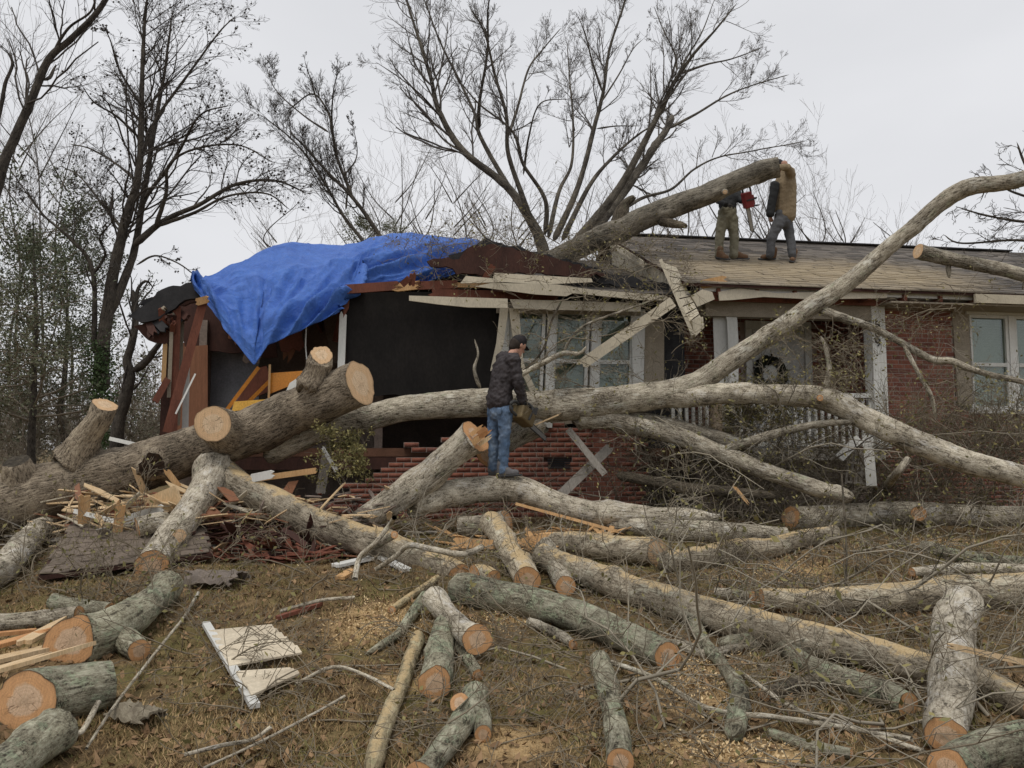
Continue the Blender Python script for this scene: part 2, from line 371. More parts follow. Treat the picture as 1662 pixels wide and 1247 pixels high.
DARKW = plain('dark_roof_decking', (.08, .036, .027), (.042, .022, .018), 5, .85, (1, 1, .4), .2)
TARP_BLACK = plain('black_sheathing_board', (.009, .008, .0075), (.018, .0155, .014), 3, .8, (1, 1, .5), .15, .2, .35)
FELT = plain('black_roofing_felt', (.022, .022, .024), (.045, .044, .046), 8, .8)
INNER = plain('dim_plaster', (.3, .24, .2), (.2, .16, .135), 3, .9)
PANEL = plain('brown_wood_panelling', (.29, .135, .075), (.2, .09, .05), 5, .6, (6, 6, .4), .1)
ORANGE = plain('varnished_pine', (.66, .27, .035), (.55, .2, .025), 4, .4, (1, 5, 1), .08, .4)
YELLOW = plain('yellow_varnished_pine', (.72, .43, .08), (.62, .33, .05), 4, .45, (1, 5, 1), .08, .4)
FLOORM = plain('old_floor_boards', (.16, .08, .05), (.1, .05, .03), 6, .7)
house = empty('brick_house', H(2, 2.5, GRD), 'single-storey red brick house with a crushed left end and white porch columns', 'house')
def hbox(name, u0, u1, v0, v1, z0, z1, mat, par=house, bevel=0):
    return MB().box(H((u0 + u1) / 2, (v0 + v1) / 2, (z0 + z1) / 2), EU * (u1 - u0) / 2, EV * (v1 - v0) / 2, EZ * (z1 - z0) / 2).build(name, mat, par, bevel=bevel)
def jag(pix, a=3.0, step=9.0):
    out_ = []; r = random.Random(len(pix) * 7 + int(pix[0][0]))
    for (x0, y0), (x1, y1) in zip(pix, pix[1:] + pix[:1]):
        n = max(1, int(math.hypot(x1 - x0, y1 - y0) / step))
        for i in range(n): out_.append((x0 + (x1 - x0) * i / n + r.uniform(-a, a) * (i > 0) * .6, y0 + (y1 - y0) * i / n + r.uniform(-a, a) * (i > 0)))
    return out_
def hpoly(name, pix, v, th, mat, par=house):
    if mat in (FELT, DARKW): pix = jag(pix)
    """an outline on the plane v, th thick towards the back"""
    return MB().prism([Q(x, y, v) for x, y in pix], EV * th).build(name, mat, par)
U_L, U_G, U_R = -4.9, 2.75, 11.5
# ---------- brick walls: a mortar core with the bricks standing 6 mm proud
BRK = boxv((0, 0, 0), (.1015, 0, 0), (0, .05, 0), (0, 0, .0305)); brick_me = None
big, small = [], []
def brickwork(u0, u1, v, z0, z1, holes, single):
    """holes: test(u,z)->True where there is no brick; single: which are kept as objects"""
    n = int((z1 - z0) / .0725)
    for r in range(n):
        z = z0 + .036 + r * .0725; off = .107 * (r % 2)
        k = 0; u = u0 + .107 - off
        while u < u1 + .05:
            if u - .05 > u0 - .11 and not holes(u, z):
                (big if single(u, z) else small).append((u, v, z))
            u += .2145
# window opening of the right wall
wu0, _ = uz(1548, 600); wu1 = wu0 + 3.6; sill = uz(1600, 664)[1]; head = uz(1600, 512)[1]
ub = uz(1446, 600)[0]
wr = MB()
for u0_, u1_, z0_, z1_ in ((5.85, wu0 + .0, GRD, EAVE - .02), (wu1, U_R, GRD, EAVE - .02), (wu0, wu1, GRD, sill - .02), (wu0, wu1, head + .1, EAVE - .02)):
    wr.box(H((u0_ + u1_) / 2, .0965, (z0_ + z1_) / 2), EU * (u1_ - u0_) / 2, EV * .1035, EZ * (z1_ - z0_) / 2)
wr = wr.build('wall', MORTAR, house)
brickwork(5.86, U_R, .04, GRD, EAVE - .05, lambda u, z: (wu0 - .02 < u < wu1 and sill - .02 < z < head + .1), lambda u, z: ub - .1 < u < 9.2 and sill - .55 < z < EAVE - .1)
# porch back wall, recessed
PV = 1.15
hbox('wall', U_G, 5.85, PV - .007, PV + .2, GRD, EAVE - .02, MORTAR)
du0, du1 = uz(1222, 600, PV)[0], uz(1304, 600, PV)[0]
brickwork(U_G, 5.85, PV + .04, FLOOR - .1, EAVE - .05, lambda u, z: du0 - .22 < u < du1 + .22 and z < 3.78, lambda u, z: False)
hbox('wall', 5.86, 6.04, .21, PV + .2, GRD, EAVE - .02, MORTAR)
# low brick wall under the crushed wing, ragged along its top and holed
def lowhole(u, z):
    p = H(u, 0, z); d = p - CAM; t = d @ FWD; px = CX + FPX * (d @ RIGHT) / t; py = CY - FPX * (d @ UP) / t
    top = np.interp(px, [300, 540, 560, 640, 700, 760, 800, 850, 1005, 1060], [812, 806, 800, 716, 716, 716, 716, 690, 676, 676]) + 9 * math.sin(px * .11)
    if py < top + 10 * vnoise([u * 3.1, z * 5.0, 2.0]) * 2.2: return True
    if py < top + 34 and random.random() < .28 and px < 820: return True
    if 480 < px < 660 and py < np.interp(px, [480, 560, 612, 640, 661], [820, 792, 768, 742, 735]) and py > 722: return True
    if 1050 < px: return True
    if 886 < px < 926 and 744 < py < 762: return True
    return False
brickwork(U_L, 2.7, .0, GRD - .1, 2.0, lowhole, lambda u, z: -1.2 < u < 1.7 and z > .85)
big.sort(key=lambda b: abs(b[0] - 7) + (0 if b[0] > 5 else 1.5)); cut = big[300:]; big = big[:300]; small += cut
me = mesh_data('brick', BRK, BOXF, BRICK)
mb = MB()
for (u, v, z) in big + small:
    if v == 0.0: mb.box(H(u, .02, z), EU * .1072, EV * .0667, EZ * .0362)
wl = mb.build('wall', MORTAR, house)
for (u, v, z) in big:
    o = bpy.data.objects.new('brick', me); o.location = H(u, v + random.uniform(-.0015, .0015) , z); o.rotation_euler = (0, 0, HA)
    COL.objects.link(o); par = wr if u > 5 else wl; o.parent = par
    o.parent = par
Bv = np.array(BRK) @ np.array([EU, EV, EZ]); Bf = np.array(BOXF)
side_v = [(v_ + .107 * (r % 2), GRD + .036 + r * .0725) for r in range(int((EAVE - GRD) / .0725) - 1) for v_ in np.arange(.15, PV, .2145)]
P_ = np.array([H(u, v + random.uniform(-.0015, .0015), z) for u, v, z in small])
V_ = (P_[:, None] + Bv[None]).reshape(-1, 3); F_ = (Bf[None] + (np.arange(len(P_)) * 8)[:, None, None]).reshape(-1, 4)
tag(mk('brickwork', V_, F_, BRICK, house), kind='stuff')
Bs = np.array(BRK) @ np.array([EV, -EU, EZ]); Ps = np.array([H(5.9, v_, z) for v_, z in side_v])
tag(mk('brickwork', (Ps[:, None] + Bs[None]).reshape(-1, 3), (Bf[None] + (np.arange(len(Ps)) * 8)[:, None, None]).reshape(-1, 4), BRICK, house), kind='stuff')
# second skin behind the low wall so that the crawl space is dark and closed
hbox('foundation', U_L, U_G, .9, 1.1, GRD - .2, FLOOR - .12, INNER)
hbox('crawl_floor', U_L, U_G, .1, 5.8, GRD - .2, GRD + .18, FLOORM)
vent = MB()
for i in range(5): vent.box(H(uz(906, 753)[0], -.045, uz(906, 746 + 3.4 * i)[1]), EU * .17, EV * .012, EZ * .009)
vent.build('foundation_vent', FELT, house)
# ---------- floor, inner walls, back wall
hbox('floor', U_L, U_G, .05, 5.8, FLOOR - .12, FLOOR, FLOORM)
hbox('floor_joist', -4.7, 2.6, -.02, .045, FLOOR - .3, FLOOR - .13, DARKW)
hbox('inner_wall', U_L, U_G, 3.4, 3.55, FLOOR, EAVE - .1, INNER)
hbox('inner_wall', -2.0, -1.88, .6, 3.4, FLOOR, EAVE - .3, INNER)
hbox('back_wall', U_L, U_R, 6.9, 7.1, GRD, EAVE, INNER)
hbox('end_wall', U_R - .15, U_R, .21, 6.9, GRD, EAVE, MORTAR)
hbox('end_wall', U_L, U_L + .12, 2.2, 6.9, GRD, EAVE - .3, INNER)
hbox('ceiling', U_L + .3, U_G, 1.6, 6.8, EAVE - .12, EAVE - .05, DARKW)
hbox('ceiling', U_G, U_R, -.5, 6.9, EAVE - .1, EAVE - .03, WHITE)
hpoly('attic_board', [(282, 500), (330, 478), (450, 470), (450, 580), (345, 570), (300, 566)], 2.3, .05, DARKW)
hpoly('inner_wall', [(272, 560), (300, 556), (300, 720), (268, 720)], 2.5, .05, PANEL)
hpoly('panel_door', [(300, 563), (337, 560), (337, 715), (296, 715)], 2.1, .05, PANEL)
hpoly('inner_wall', [(339, 566), (420, 560), (420, 712), (339, 712)], 2.6, .08, plain('blue_grey_plaster', (.27, .28, .31), (.2, .21, .23), 3, .9))
for u in np.arange(-4.3, -1.0, .42): hbox('ceiling_joist', u, u + .045, .9, 3.4, EAVE - .3, EAVE - .14, STUD)
for k in range(9):
    u = -4.2 + .36 * k; a_ = H(u, 1.5 + .3 * math.sin(k * 2.1), EAVE - .2); b_ = a_ + np.array([.25 * math.sin(k * 3.7), -.1, -.5 - .35 * abs(math.sin(k * 1.3))])
    q, e = splinter(a_, b_, .16 + .1 * (k % 3), .02, None, .05, .16); MB().prism(q, e).build('torn_ceiling_board', [PANEL, INNER, STUD][k % 3], house)
# ---------- black sheathing where the brick veneer has fallen off
hpoly('sheathing_board', [(562, 476), (640, 474), (720, 474), (806, 470), (806, 655), (700, 655), (640, 640), (562, 648)], .03, .03, TARP_BLACK)
for (x0, y0, x1, y1, wd) in [(557, 512, 551, 600, 13)]:
    q, e = splinter(Q(x1, y1 + 70, -.02), Q(x0, y0, -.02), .1, .05, EV, 0, .07); MB().prism(q, e).build('corner_post', WHITE, house)
hpoly('stud', [(559, 470), (568, 470), (566, 500), (557, 516)], -.05, .06, STUD)
# ---------- windows
def glassmat():
    g = NG('window_glass'); t = g.t; o = t.nodes['Material Output']
    tr = g.n('ShaderNodeBsdfTransparent'); tr.inputs[0].default_value = (.72, .76, .72, 1); gl = g.n('ShaderNodeBsdfGlossy'); gl.inputs['Roughness'].default_value = .06
    gl.inputs[0].default_value = (.75, .8, .78, 1)
    lw = g.n('ShaderNodeLayerWeight'); lw.inputs[0].default_value = .25
    mx = g.n('ShaderNodeMixShader'); g.put(mx.inputs[0], g.math('MULTIPLY_ADD', lw.outputs['Facing'], .3, .07)); t.links.new(tr.outputs[0], mx.inputs[1]); t.links.new(gl.outputs[0], mx.inputs[2])
    t.links.new(mx.outputs[0], o.inputs['Surface']); return g.m
GLASS = glassmat()
BLIND = plain('window_blind', (.62, .64, .6), (.54, .56, .52), 4, .7)
def sash(u0, u1, z0, z1, v, lean=0.0, blind=True, bars=True, tint=BLIND):
    """double-hung window: frame, meeting rail, two panes, blind behind"""
    def P(u, z, dv): return H(u + lean * (z - z0), v + dv, z)
    m = MB(); t = .05
    def bar(ua, ub_, za, zb, dv0, dv1):
        pts = [P(ua, za, dv0), P(ub_, za, dv0), P(ub_, zb, dv0), P(ua, zb, dv0)]; m.prism(pts, EV * (dv1 - dv0))
    bar(u0, u0 + t, z0, z1, -.02, .06); bar(u1 - t, u1, z0, z1, -.02, .06); bar(u0 + t, u1 - t, z0, z0 + t, -.02, .06); bar(u0 + t, u1 - t, z1 - t, z1, -.02, .06)
    zm = z0 + (z1 - z0) * .47; bar(u0 + t, u1 - t, zm - .03, zm + .03, -.012, .05)
    w_ = m.build('window', WHITE, house)
    for za, zb in ((z0 + t, zm - .03), (zm + .03, z1 - t)):
        MB().prism([P(u0 + t, za, .02), P(u1 - t, za, .02), P(u1 - t, zb, .02), P(u0 + t, zb, .02)], EV * .005).build('pane', GLASS, w_)
    if blind:
        b = MB(); n = int((z1 - z0) / .045)
        for i in range(n):
            z = z0 + t + (i + .5) * (z1 - z0 - 2 * t) / n
            b.add([P(u0 + t, z - .02, .085), P(u1 - t, z - .02, .085), P(u1 - t, z + .024, .1), P(u0 + t, z + .024, .1)], [(0, 1, 2, 3)])
        b.build('blind', tint, w_)
    return w_
# left group of windows, pushed out of plumb
hbox('window_backing', uz(806, 600)[0], U_G, .16, .2, FLOOR, EAVE - .12, FELT)  # felt-black sheet stands in for the dark room behind the panes
za, zb = FLOOR + .62, uz(900, 505)[1]
for (x0, x1) in ((820, 878), (892, 950), (964, 1022)):
    a, b = uz(x0, 600)[0], uz(x1, 600)[0]; sash(a, b, za, zb, -.04, .05, True, True, BLIND)
for x in (806, 881, 953, 1026):
    a = uz(x, 630)[0]; m = MB(); b_ = uz(x + 13, 630)[0]
    m.prism([H(a, -.09, FLOOR + .3), H(b_, -.09, FLOOR + .3), H(b_ + .07, -.09, zb + .05), H(a + .07, -.09, zb + .05)], EV * .1); m.build('mullion_post', WHITE, house)
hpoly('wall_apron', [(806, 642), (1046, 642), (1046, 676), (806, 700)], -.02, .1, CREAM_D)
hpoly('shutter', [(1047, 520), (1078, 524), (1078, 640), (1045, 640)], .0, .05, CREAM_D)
hpoly('shutter', [(1024, 500), (1040, 500), (1042, 642), (1028, 642)], -.11, .04, WHITE)
# bent white frame boards by the man
for n_, pts in (('frame_board', [(812, 500), (826, 498), (817, 560), (802, 602), (796, 602), (806, 556)]), ('frame_board', [(826, 500), (842, 500), (850, 590), (868, 628), (880, 648), (866, 648), (852, 616), (838, 590)])):
    hpoly(n_, pts, -.26, .04, CREAM)
# right window with shutter
a0 = uz(1574, 600)[0]; wz0, wz1 = sill, head
hpoly('shutter', [(1545, 497), (1572, 498), (1582, 656), (1556, 660)], -.03, .04, CREAM_D)
sash(a0, a0 + .72, wz0, wz1, -.01, .0); sash(a0 + .83, a0 + 1.55, wz0, wz1, -.01, .0); sash(a0 + 1.66, a0 + 2.4, wz0, wz1, -.01)
for uu in (a0 + .72, a0 + 1.55): hbox('mullion_post', uu + .003, uu + .107, -.045, .07, wz0, wz1, WHITE)
hbox('window_sill', a0 - .06, a0 + 2.6, -.1, .08, wz0 - .075, wz0 - .003, WHITE)
hbox('window_head', a0 - .06, a0 + 2.6, -.06, .08, wz1 + .003, wz1 + .16, WHITE)
hbox('window_backing', a0 - .2, wu1 + .1, .21, .23, wz0 - .1, wz1 + .1, plain('dark_room', (.05, .055, .052), (.035, .04, .038), 2, .9))  # dark sheet: the unlit room's darkness is put into its colour
# ---------- door with a wreath and an oval light
dr = hbox('door', du0, du1, PV - .03, PV + .01, FLOOR, 3.66, plain('grey_white_door', (.74, .74, .72), (.66, .66, .64), 3, .6), house)
for uu in (du0 - .14, du1 + .02): hbox('door_frame', uu, uu + .12, PV - .05, PV + .01, FLOOR, 3.66, WHITE)
hbox('door_frame', du0 - .14, du1 + .14, PV - .05, PV + .01, 3.663, 3.8, WHITE)
c = Q(1251, 606, PV - .09)
a = np.linspace(0, 2 * math.pi, 41)[:-1]
wp = np.array([c + .235 * (math.cos(t) * EU + math.sin(t) * EZ) for t in a] * 1)
ww = []
for k in range(300):
    t = RNG.random() * 6.283; ph = RNG.random() * 6.283; r = .235 + .07 * math.cos(ph)
    p = c + r * (math.cos(t) * EU + math.sin(t) * EZ) - EV * .07 * math.sin(ph); dd = unit(RNG.normal(size=3)) * .035
    e = unit(np.cross(dd, RNG.normal(size=3))) * .012; ww += [p - dd - e, p - dd + e, p + dd + e, p + dd - e]
tag(mk('door_wreath', ww, np.arange(len(ww)).reshape(-1, 4), plain('dark_evergreen_wreath', (.018, .024, .014), (.03, .03, .02), 9, .9)), 'dark round evergreen wreath hung on the grey front door', 'wreath')
V, F = tubes(np.array([np.vstack([wp, wp[:1]])]), np.full((1, 41), .06), 8)
mk('ring', V, F, bpy.data.materials['dark_evergreen_wreath'], bpy.data.objects['door_wreath'], True)
m = MB(); m.prism([c + .15 * (math.cos(t) * EU + math.sin(t) * EZ) + EV * .035 for t in a[::2]], EV * .02); m.build('door_light', plain('frosted_door_glass', (.75, .75, .7), (.7, .7, .66), 3, .3), dr)
# ---------- porch: floor, beam, columns, railing
hbox('porch_floor', U_G, 5.84, -.25, PV, FLOOR - .18, FLOOR, plain('porch_concrete', (.42, .4, .36), (.34, .32, .29), 4, .9))
hbox('porch_skirt', U_G + .1, 5.7, -.1, .1, GRD - .1, FLOOR - .19, MORTAR)
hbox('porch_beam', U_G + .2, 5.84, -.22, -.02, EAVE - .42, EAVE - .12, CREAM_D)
def column(u, v, zt, bend=0.0):
    n = 22; zs = np.linspace(FLOOR, zt, n); w_ = .115
    m = MB(); R_ = []
    for i, z in enumerate(zs):
        t = (z - FLOOR) / (zt - FLOOR); du = bend * math.sin(t * math.pi) ** 2 * (.06) - bend * .1 * t
        sq = 1 - .25 * bend * math.exp(-((t - .93) / .12) ** 2)
        R_.append([H(u + du + sx * w_ * sq, v + sy * w_, z) for sx, sy in ((-1, -1), (1, -1), (1, 1), (-1, 1))])
    V = [p for r in R_ for p in r]; F = [tuple(4 * i + k for k in (0, 1, 2, 3))[::-1] for i in (0,)] + [(4 * i + k, 4 * i + (k + 1) % 4, 4 * i + 4 + (k + 1) % 4, 4 * i + 4 + k) for i in range(n - 1) for k in range(4)] + [tuple(4 * (n - 1) + k for k in range(4))]
    col = mk('porch_column', V, F, WHITE, house)
    fl = MB()
    for k in range(4): fl.box(H(u - .08 + k * .053, v - .118, (FLOOR + zt) / 2), EU * .006, EV * .004, EZ * (zt - FLOOR) * .44)
    if not bend:
        fl.build('flute', WHITE, col)
        MB().box(H(u, v, zt + .03), EU * .16, EV * .16, EZ * .03).build('capital', WHITE, col)
    MB().box(H(u, v, FLOOR + .06), EU * .14, EV * .14, EZ * .058).build('base', WHITE, col)
    return col
cu1 = uz(1177, 560, -.12)[0]; cu2 = uz(1420, 560, -.12)[0]
column(cu2, -.12, EAVE - .19)
# the crumpled column: two sheets of bent metal
c1 = hpoly('porch_column', [(1157, 490), (1166, 486), (1176, 500), (1182, 530), (1184, 585), (1184, 690), (1166, 690), (1160, 590), (1158, 540)], -.1, .012, WHITE)
hpoly('bent_sheet', [(1166, 478), (1188, 474), (1196, 510), (1199, 560), (1198, 690), (1183, 690), (1182, 560), (1180, 520), (1172, 495)], -.19, .012, WHITE, c1)
hpoly('rear_sheet', [(1160, 500), (1194, 490), (1194, 700), (1164, 700)], .0, .012, CREAM, c1)
FNT = {'6': [(.5, 1), (.1, .75), (0, .3), (.2, 0), (.75, 0), (.95, .25), (.7, .5), (.25, .48), (.05, .3)], '0': [(.5, 1), (.05, .8), (0, .5), (.05, .2), (.5, 0), (.95, .2), (1, .5), (.95, .8), (.5, 1)], '9': [(.95, .7), (.75, .52), (.3, .5), (.05, .72), (.25, .98), (.75, 1), (.97, .75), (.9, .3), (.5, 0)]}
for ch, yy in (('6', 527), ('0', 541), ('9', 556)):
    c = Q(1424, yy, -.24); s = .12
    pl = catmull([c + EU * (x - .5) * s * .62 + EZ * (y - .5) * s - EV * .008 for x, y in FNT[ch]], 26)
    V, F = tubes(pl[None], np.full((1, 26), .011), 5); mk('house_number', V, F, FELT, house)
rail = []
for x in range(1092, 1420, 11):
    if 1150 < x < 1200: continue
    a_, z_ = uz(x, 660, -.12); hbox('baluster', a_ - .022, a_ + .022, -.14, -.1, FLOOR + .08, FLOOR + .78, WHITE)
hbox('hand_rail', uz(1085, 660, -.12)[0], cu2 - .12, -.17, -.07, FLOOR + .79, FLOOR + .86, WHITE)
hbox('bottom_rail', uz(1085, 660, -.12)[0], cu2 - .12, -.16, -.08, FLOOR + .03, FLOOR + .075, WHITE)
hbox('newel_post', uz(1164, 660, -.14)[0] - .08, uz(1164, 660, -.14)[0] + .05, -.21, -.05, FLOOR - .1, FLOOR + .95, plain('peeling_post', (.62, .52, .4), (.42, .3, .2), 7, .8))
# ---------- main roof with courses of shingles (each course a lapped step, tabs offset in height)
RV0, RV1 = -.62, 3.5
RZ0 = EAVE + .02; ridge_z = uz(1300, 394, RV1)[1]
RS = (ridge_z - RZ0) / (RV1 - RV0)
def roofz(v): return RZ0 + (v - RV0) * RS if v <= RV1 else ridge_z - (v - RV1) * RS
def shinglemat():
    g = NG('asphalt_shingle'); p = g.co(); isl = g.geo('Random Per Island'); n = g.noise(p, 60, 4, .7)
    c = g.ramp(isl, [(0, (.075, .068, .064)), (.5, (.125, .112, .1)), (1, (.19, .168, .145))]); c = g.mix(1.0, c, g.ramp(n, [(.3, .7), (.7, 1.25)]), 'MULTIPLY')
    s_ = g.sep(p)     # sawdust blown over the lower half of the slope where the men cut
    x0 = g.math('MULTIPLY_ADD', s_[2], -1.0 / .62, (RZ0 + .62) / .62)
    e1 = g.math('ABSOLUTE', g.math('DIVIDE', g.math('SUBTRACT', s_[2], RZ0 + .45), .8))
    d1 = g.math('EXPONENT', g.math('MULTIPLY', g.math('POWER', e1, 2.0), -1.0))
    xx = g.math('EXPONENT', g.math('MULTIPLY', g.math('POWER', g.math('DIVIDE', g.math('ABSOLUTE', g.math('SUBTRACT', s_[0], 5.2)), 3.3), 4.0), -1.0))
    f = g.math('ADD', g.math('MULTIPLY', d1, xx), g.math('MULTIPLY', g.math('SUBTRACT', g.noise(p, 3.5, 6, .75), .5), .9))
    c = g.mix(g.ramp(f, [(.42, 0.0), (1.3, .48)]), c, g.ramp(n, [(.3, (.36, .29, .18)), (.7, (.62, .49, .29))]))
    g.bump(n, .4, .006); return g.out(c, .9)
SHG = shinglemat()
def shingles(name, u0f, u1, v0, v1, zf, par, step=.145, wd=.33, mat=SHG, rag=.0):
    V, F = [], []; n = int((v1 - v0) / step)
    for r in range(n):
        va = v0 + r * step; vb = va + step * 1.35; u = u0f(va) - wd * random.random()
        while u < u1:
            a = max(u, u0f(va)); b = min(u + wd - .006, u1)
            if b - a > .03:
                t = random.uniform(.008, .022); d = random.uniform(-.012, .012) - rag * random.random()
                q = [(a, va + d, t), (b, va + d, t), (b, vb, .002), (a, vb, .002), (a, va + d, -.004), (b, va + d, -.004)]
                k = len(V); V += [H(x, y, zf(y) + z_) for x, y, z_ in q]; F += [(k, k + 1, k + 2, k + 3), (k + 4, k + 5, k + 1, k)]
            u += wd
    return tag(mk(name, V, F, mat, par), kind='stuff')
rk = lambda v: 2.45
roof = MB()
roof.prism([H(2.47, RV0 + .02, roofz(RV0 + .02) - .03), H(U_R + .4, RV0 + .02, roofz(RV0 + .02) - .03), H(U_R + .4, RV1, ridge_z - .03), H(2.47, RV1, ridge_z - .03)], EZ * -.05)
roof.prism([H(2.47, RV1, ridge_z - .03), H(U_R + .4, RV1, ridge_z - .03), H(U_R + .4, 7.6, roofz(7.6) - .03), H(2.47, 7.6, roofz(7.6) - .03)], EZ * -.05)
roof = roof.build('roof', DARKW, house)
shingles('shingle_courses', rk, U_R + .4, RV0, RV1, lambda v: roofz(v) - .025, roof)
shingles('shingle_courses', rk, U_R + .4, RV1 - .05, 7.6, lambda v: ridge_z - abs(v - RV1) * RS - .02, roof, .29, .5)
MB().box(H(6.9, RV1, ridge_z + .005), EU * 4.6, EV * .1, EZ * .012).build('ridge_cap', FELT, roof)
# eave: fascia only on the far right, torn off to the left so rafter ends show
hbox('fascia', uz(1580, 480, -.6)[0], U_R + .4, -.64, -.6, EAVE - .17, EAVE - .03, CREAM)
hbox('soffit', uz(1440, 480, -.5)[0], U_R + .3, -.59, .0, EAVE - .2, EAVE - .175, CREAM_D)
for u in np.arange(3.0, U_R, .61): hbox('rafter_tail', u, u + .05, -.55, .6, EAVE - .16, EAVE - .06, STUD)
hbox('eave_plate', 2.9, 6.6, -.3, -.26, EAVE - .2, EAVE - .05, STUD)
hpoly('fascia', [(1166, 474), (1200, 468), (1262, 476), (1440, 470), (1440, 484), (1320, 486), (1240, 482), (1190, 487), (1168, 488)], -.56, .03, CREAM)
q, e = splinter(Q(1140, 462, -.5), Q(1172, 455, -.5), .13, .05, None, .12, .1); MB().prism(q, e).build('rafter_tail', RAW, house)
q, e = splinter(Q(1135, 470, -.45), Q(1162, 482, -.45), .1, .05, None, .1, .1); MB().prism(q, e).build('rafter_tail', STUD, house)
# ---------- gable end of the main roof (faces left), vertical siding boards
GU = 2.575
gz_ = []
v = -.35
while v < RV1 + .01:
    b = min(v + .155, RV1); z0_ = EAVE - .25; g0 = MB()
    g0.prism([H(GU, v, z0_), H(GU, b - .012, z0_), H(GU, b - .012, roofz(b) - .1), H(GU, v, roofz(v) - .1)], EU * .025)
    g0.build('gable_siding', CREAM, house); v += .155
hbox('gable_backing', GU + .03, GU + .05, -.2, 6.9, EAVE - .3, EAVE + .1, FELT)
MB().prism([H(GU + .03, -.3, EAVE), H(GU + .03, 7.2, EAVE), H(GU + .03, RV1, ridge_z - .12)], EU * .02).build('gable_backing', FELT, house)
# rake board: upper length in place, lower length torn loose and hanging
def hp3(name, pts, vec, mat): return MB().prism(pts, vec).build(name, mat, house)
hp3('rake_board', [H(2.44, 1.1, roofz(1.1) - .06), H(2.44, RV1, ridge_z - .06), H(2.44, RV1, ridge_z - .17), H(2.44, 1.1, roofz(1.1) - .17)], EU * -.025, CREAM)
hp3('rake_soffit', [H(2.45, 1.1, roofz(1.1) - .12), H(2.45, RV1, ridge_z - .12), H(GU - .01, RV1, ridge_z - .12), H(GU - .01, 1.1, roofz(1.1) - .12)], EZ * .02, CREAM)
# hanging length: a soffit ladder with cross joints
A0, A1 = Q(1073, 424, -.55), Q(1124, 536, -.85); B0, B1 = Q(1098, 434, -.35), Q(1140, 520, -.7)
n = 9
for i in range(n):
    t0, t1 = i / n + .008, (i + 1) / n - .008
    MB().prism([A0 + (A1 - A0) * t0, A0 + (A1 - A0) * t1, B0 + (B1 - B0) * t1, B0 + (B1 - B0) * t0], EV * .02).build('soffit_panel', CREAM, house)
MB().add(beam(A0, Q(1126, 546, -.88), .05, .16), BOXF).build('rake_board', CREAM, house)
MB().prism([Q(1122, 520, -.9), Q(1141, 514, -.9), Q(1143, 532, -.9), Q(1128, 547, -.9)], EV * .15).build('rake_return', CREAM, house)
hpoly('eave_return', [(1122, 480), (1140, 470), (1156, 474), (1160, 486), (1132, 498)], -.6, .25, CREAM)
# ---------- crushed roof of the left wing
def wz(v): return EAVE - .19 + (v + .6) * .34
lw = MB(); lw.prism([H(-.3, -.3, wz(-.3) - .03), H(2.57, -.5, wz(-.5) - .03), H(2.57, 4.4, wz(4.4) - .03), H(-.6, 4.4, wz(4.4) - .03)], EZ * -.05)
lw.prism([H(-4.8, 2.2, 4.45), H(2.8, 2.2, wz(2.2) - .07), H(2.8, 6.9, EAVE), H(-4.8, 6.9, EAVE)], EZ * -.05)
lw = lw.build('wing_roof', DARKW, house)
SHD = plain('dark_wing_shingle', (.11, .1, .092), (.17, .155, .14), 14, .9)
shingles('shingle_courses', lambda v: -.2 - .1 * v, 2.57, -.55, 4.3, wz, lw, .145, .33, SHD, .02)
# the torn edge of decking that lifted: brown underside with black felt above it
hpoly('roof_decking', [(693, 424), (716, 420), (745, 421), (757, 404), (795, 396), (832, 402), (905, 420), (985, 446), (940, 449), (880, 443), (800, 446), (742, 446), (735, 436), (700, 433)], -.35, .06, DARKW)
hpoly('roofing_felt', [(728, 414), (750, 409), (770, 400), (790, 386), (801, 392), (815, 395), (852, 404), (930, 424), (1000, 446), (1086, 462), (1086, 474), (980, 462), (905, 424), (832, 406), (795, 400), (760, 410), (748, 424), (730, 424)], -.28, .05, FELT)
hpoly('roof_decking', [(735, 446), (980, 448), (1085, 462), (1085, 478), (900, 472), (770, 462)], -.1, .05, FELT)
for x0, y0, x1, y1, wd, mt in [(562, 470, 645, 464, .13, STUD), (645, 467, 680, 463, .12, RAW), (680, 464, 742, 462, .12, STUD), (703, 476, 905, 482, .12, STUD), (737, 463, 800, 464, .07, RAW)]:
    q, e = splinter(Q(x0, y0, -.18), Q(x1, y1, -.18), wd, .05, EV, .1, .1); MB().prism(q, e).build('wall_plate', mt, house)
for x0, y0, x1, y1 in [(787, 452, 800, 432), (653, 462, 664, 452), (668, 462, 670, 446)]:
    q, e = splinter(Q(x0, y0, -.4), Q(x1, y1, -.45), .09, .06, None, .03, .05); MB().prism(q, e).build('broken_rafter', STUD, house)
# soffit and fascia boards peeled down
hpoly('soffit_board', [(747, 460), (756, 448), (800, 452), (803, 443), (850, 446), (960, 452), (962, 458), (880, 462), (820, 458)], -.5, .02, CREAM)
hpoly('soffit_board', [(770, 465), (800, 459), (905, 462), (960, 470), (1080, 480), (1095, 488), (1040, 487), (930, 476), (920, 481), (870, 478)], -.58, .025, CREAM)
hpoly('fascia_board', [(664, 480), (700, 481), (824, 485), (824, 500), (760, 499), (710, 494), (664, 488)], -.62, .03, CREAM)
hpoly('fascia_board', [(828, 486), (905, 488), (1040, 492), (1040, 506), (900, 503), (834, 501)], -.45, .03, CREAM)
hpoly('frieze_board', [(806, 494), (1040, 500), (1040, 512), (806, 508)], -.14, .03, CREAM_D)
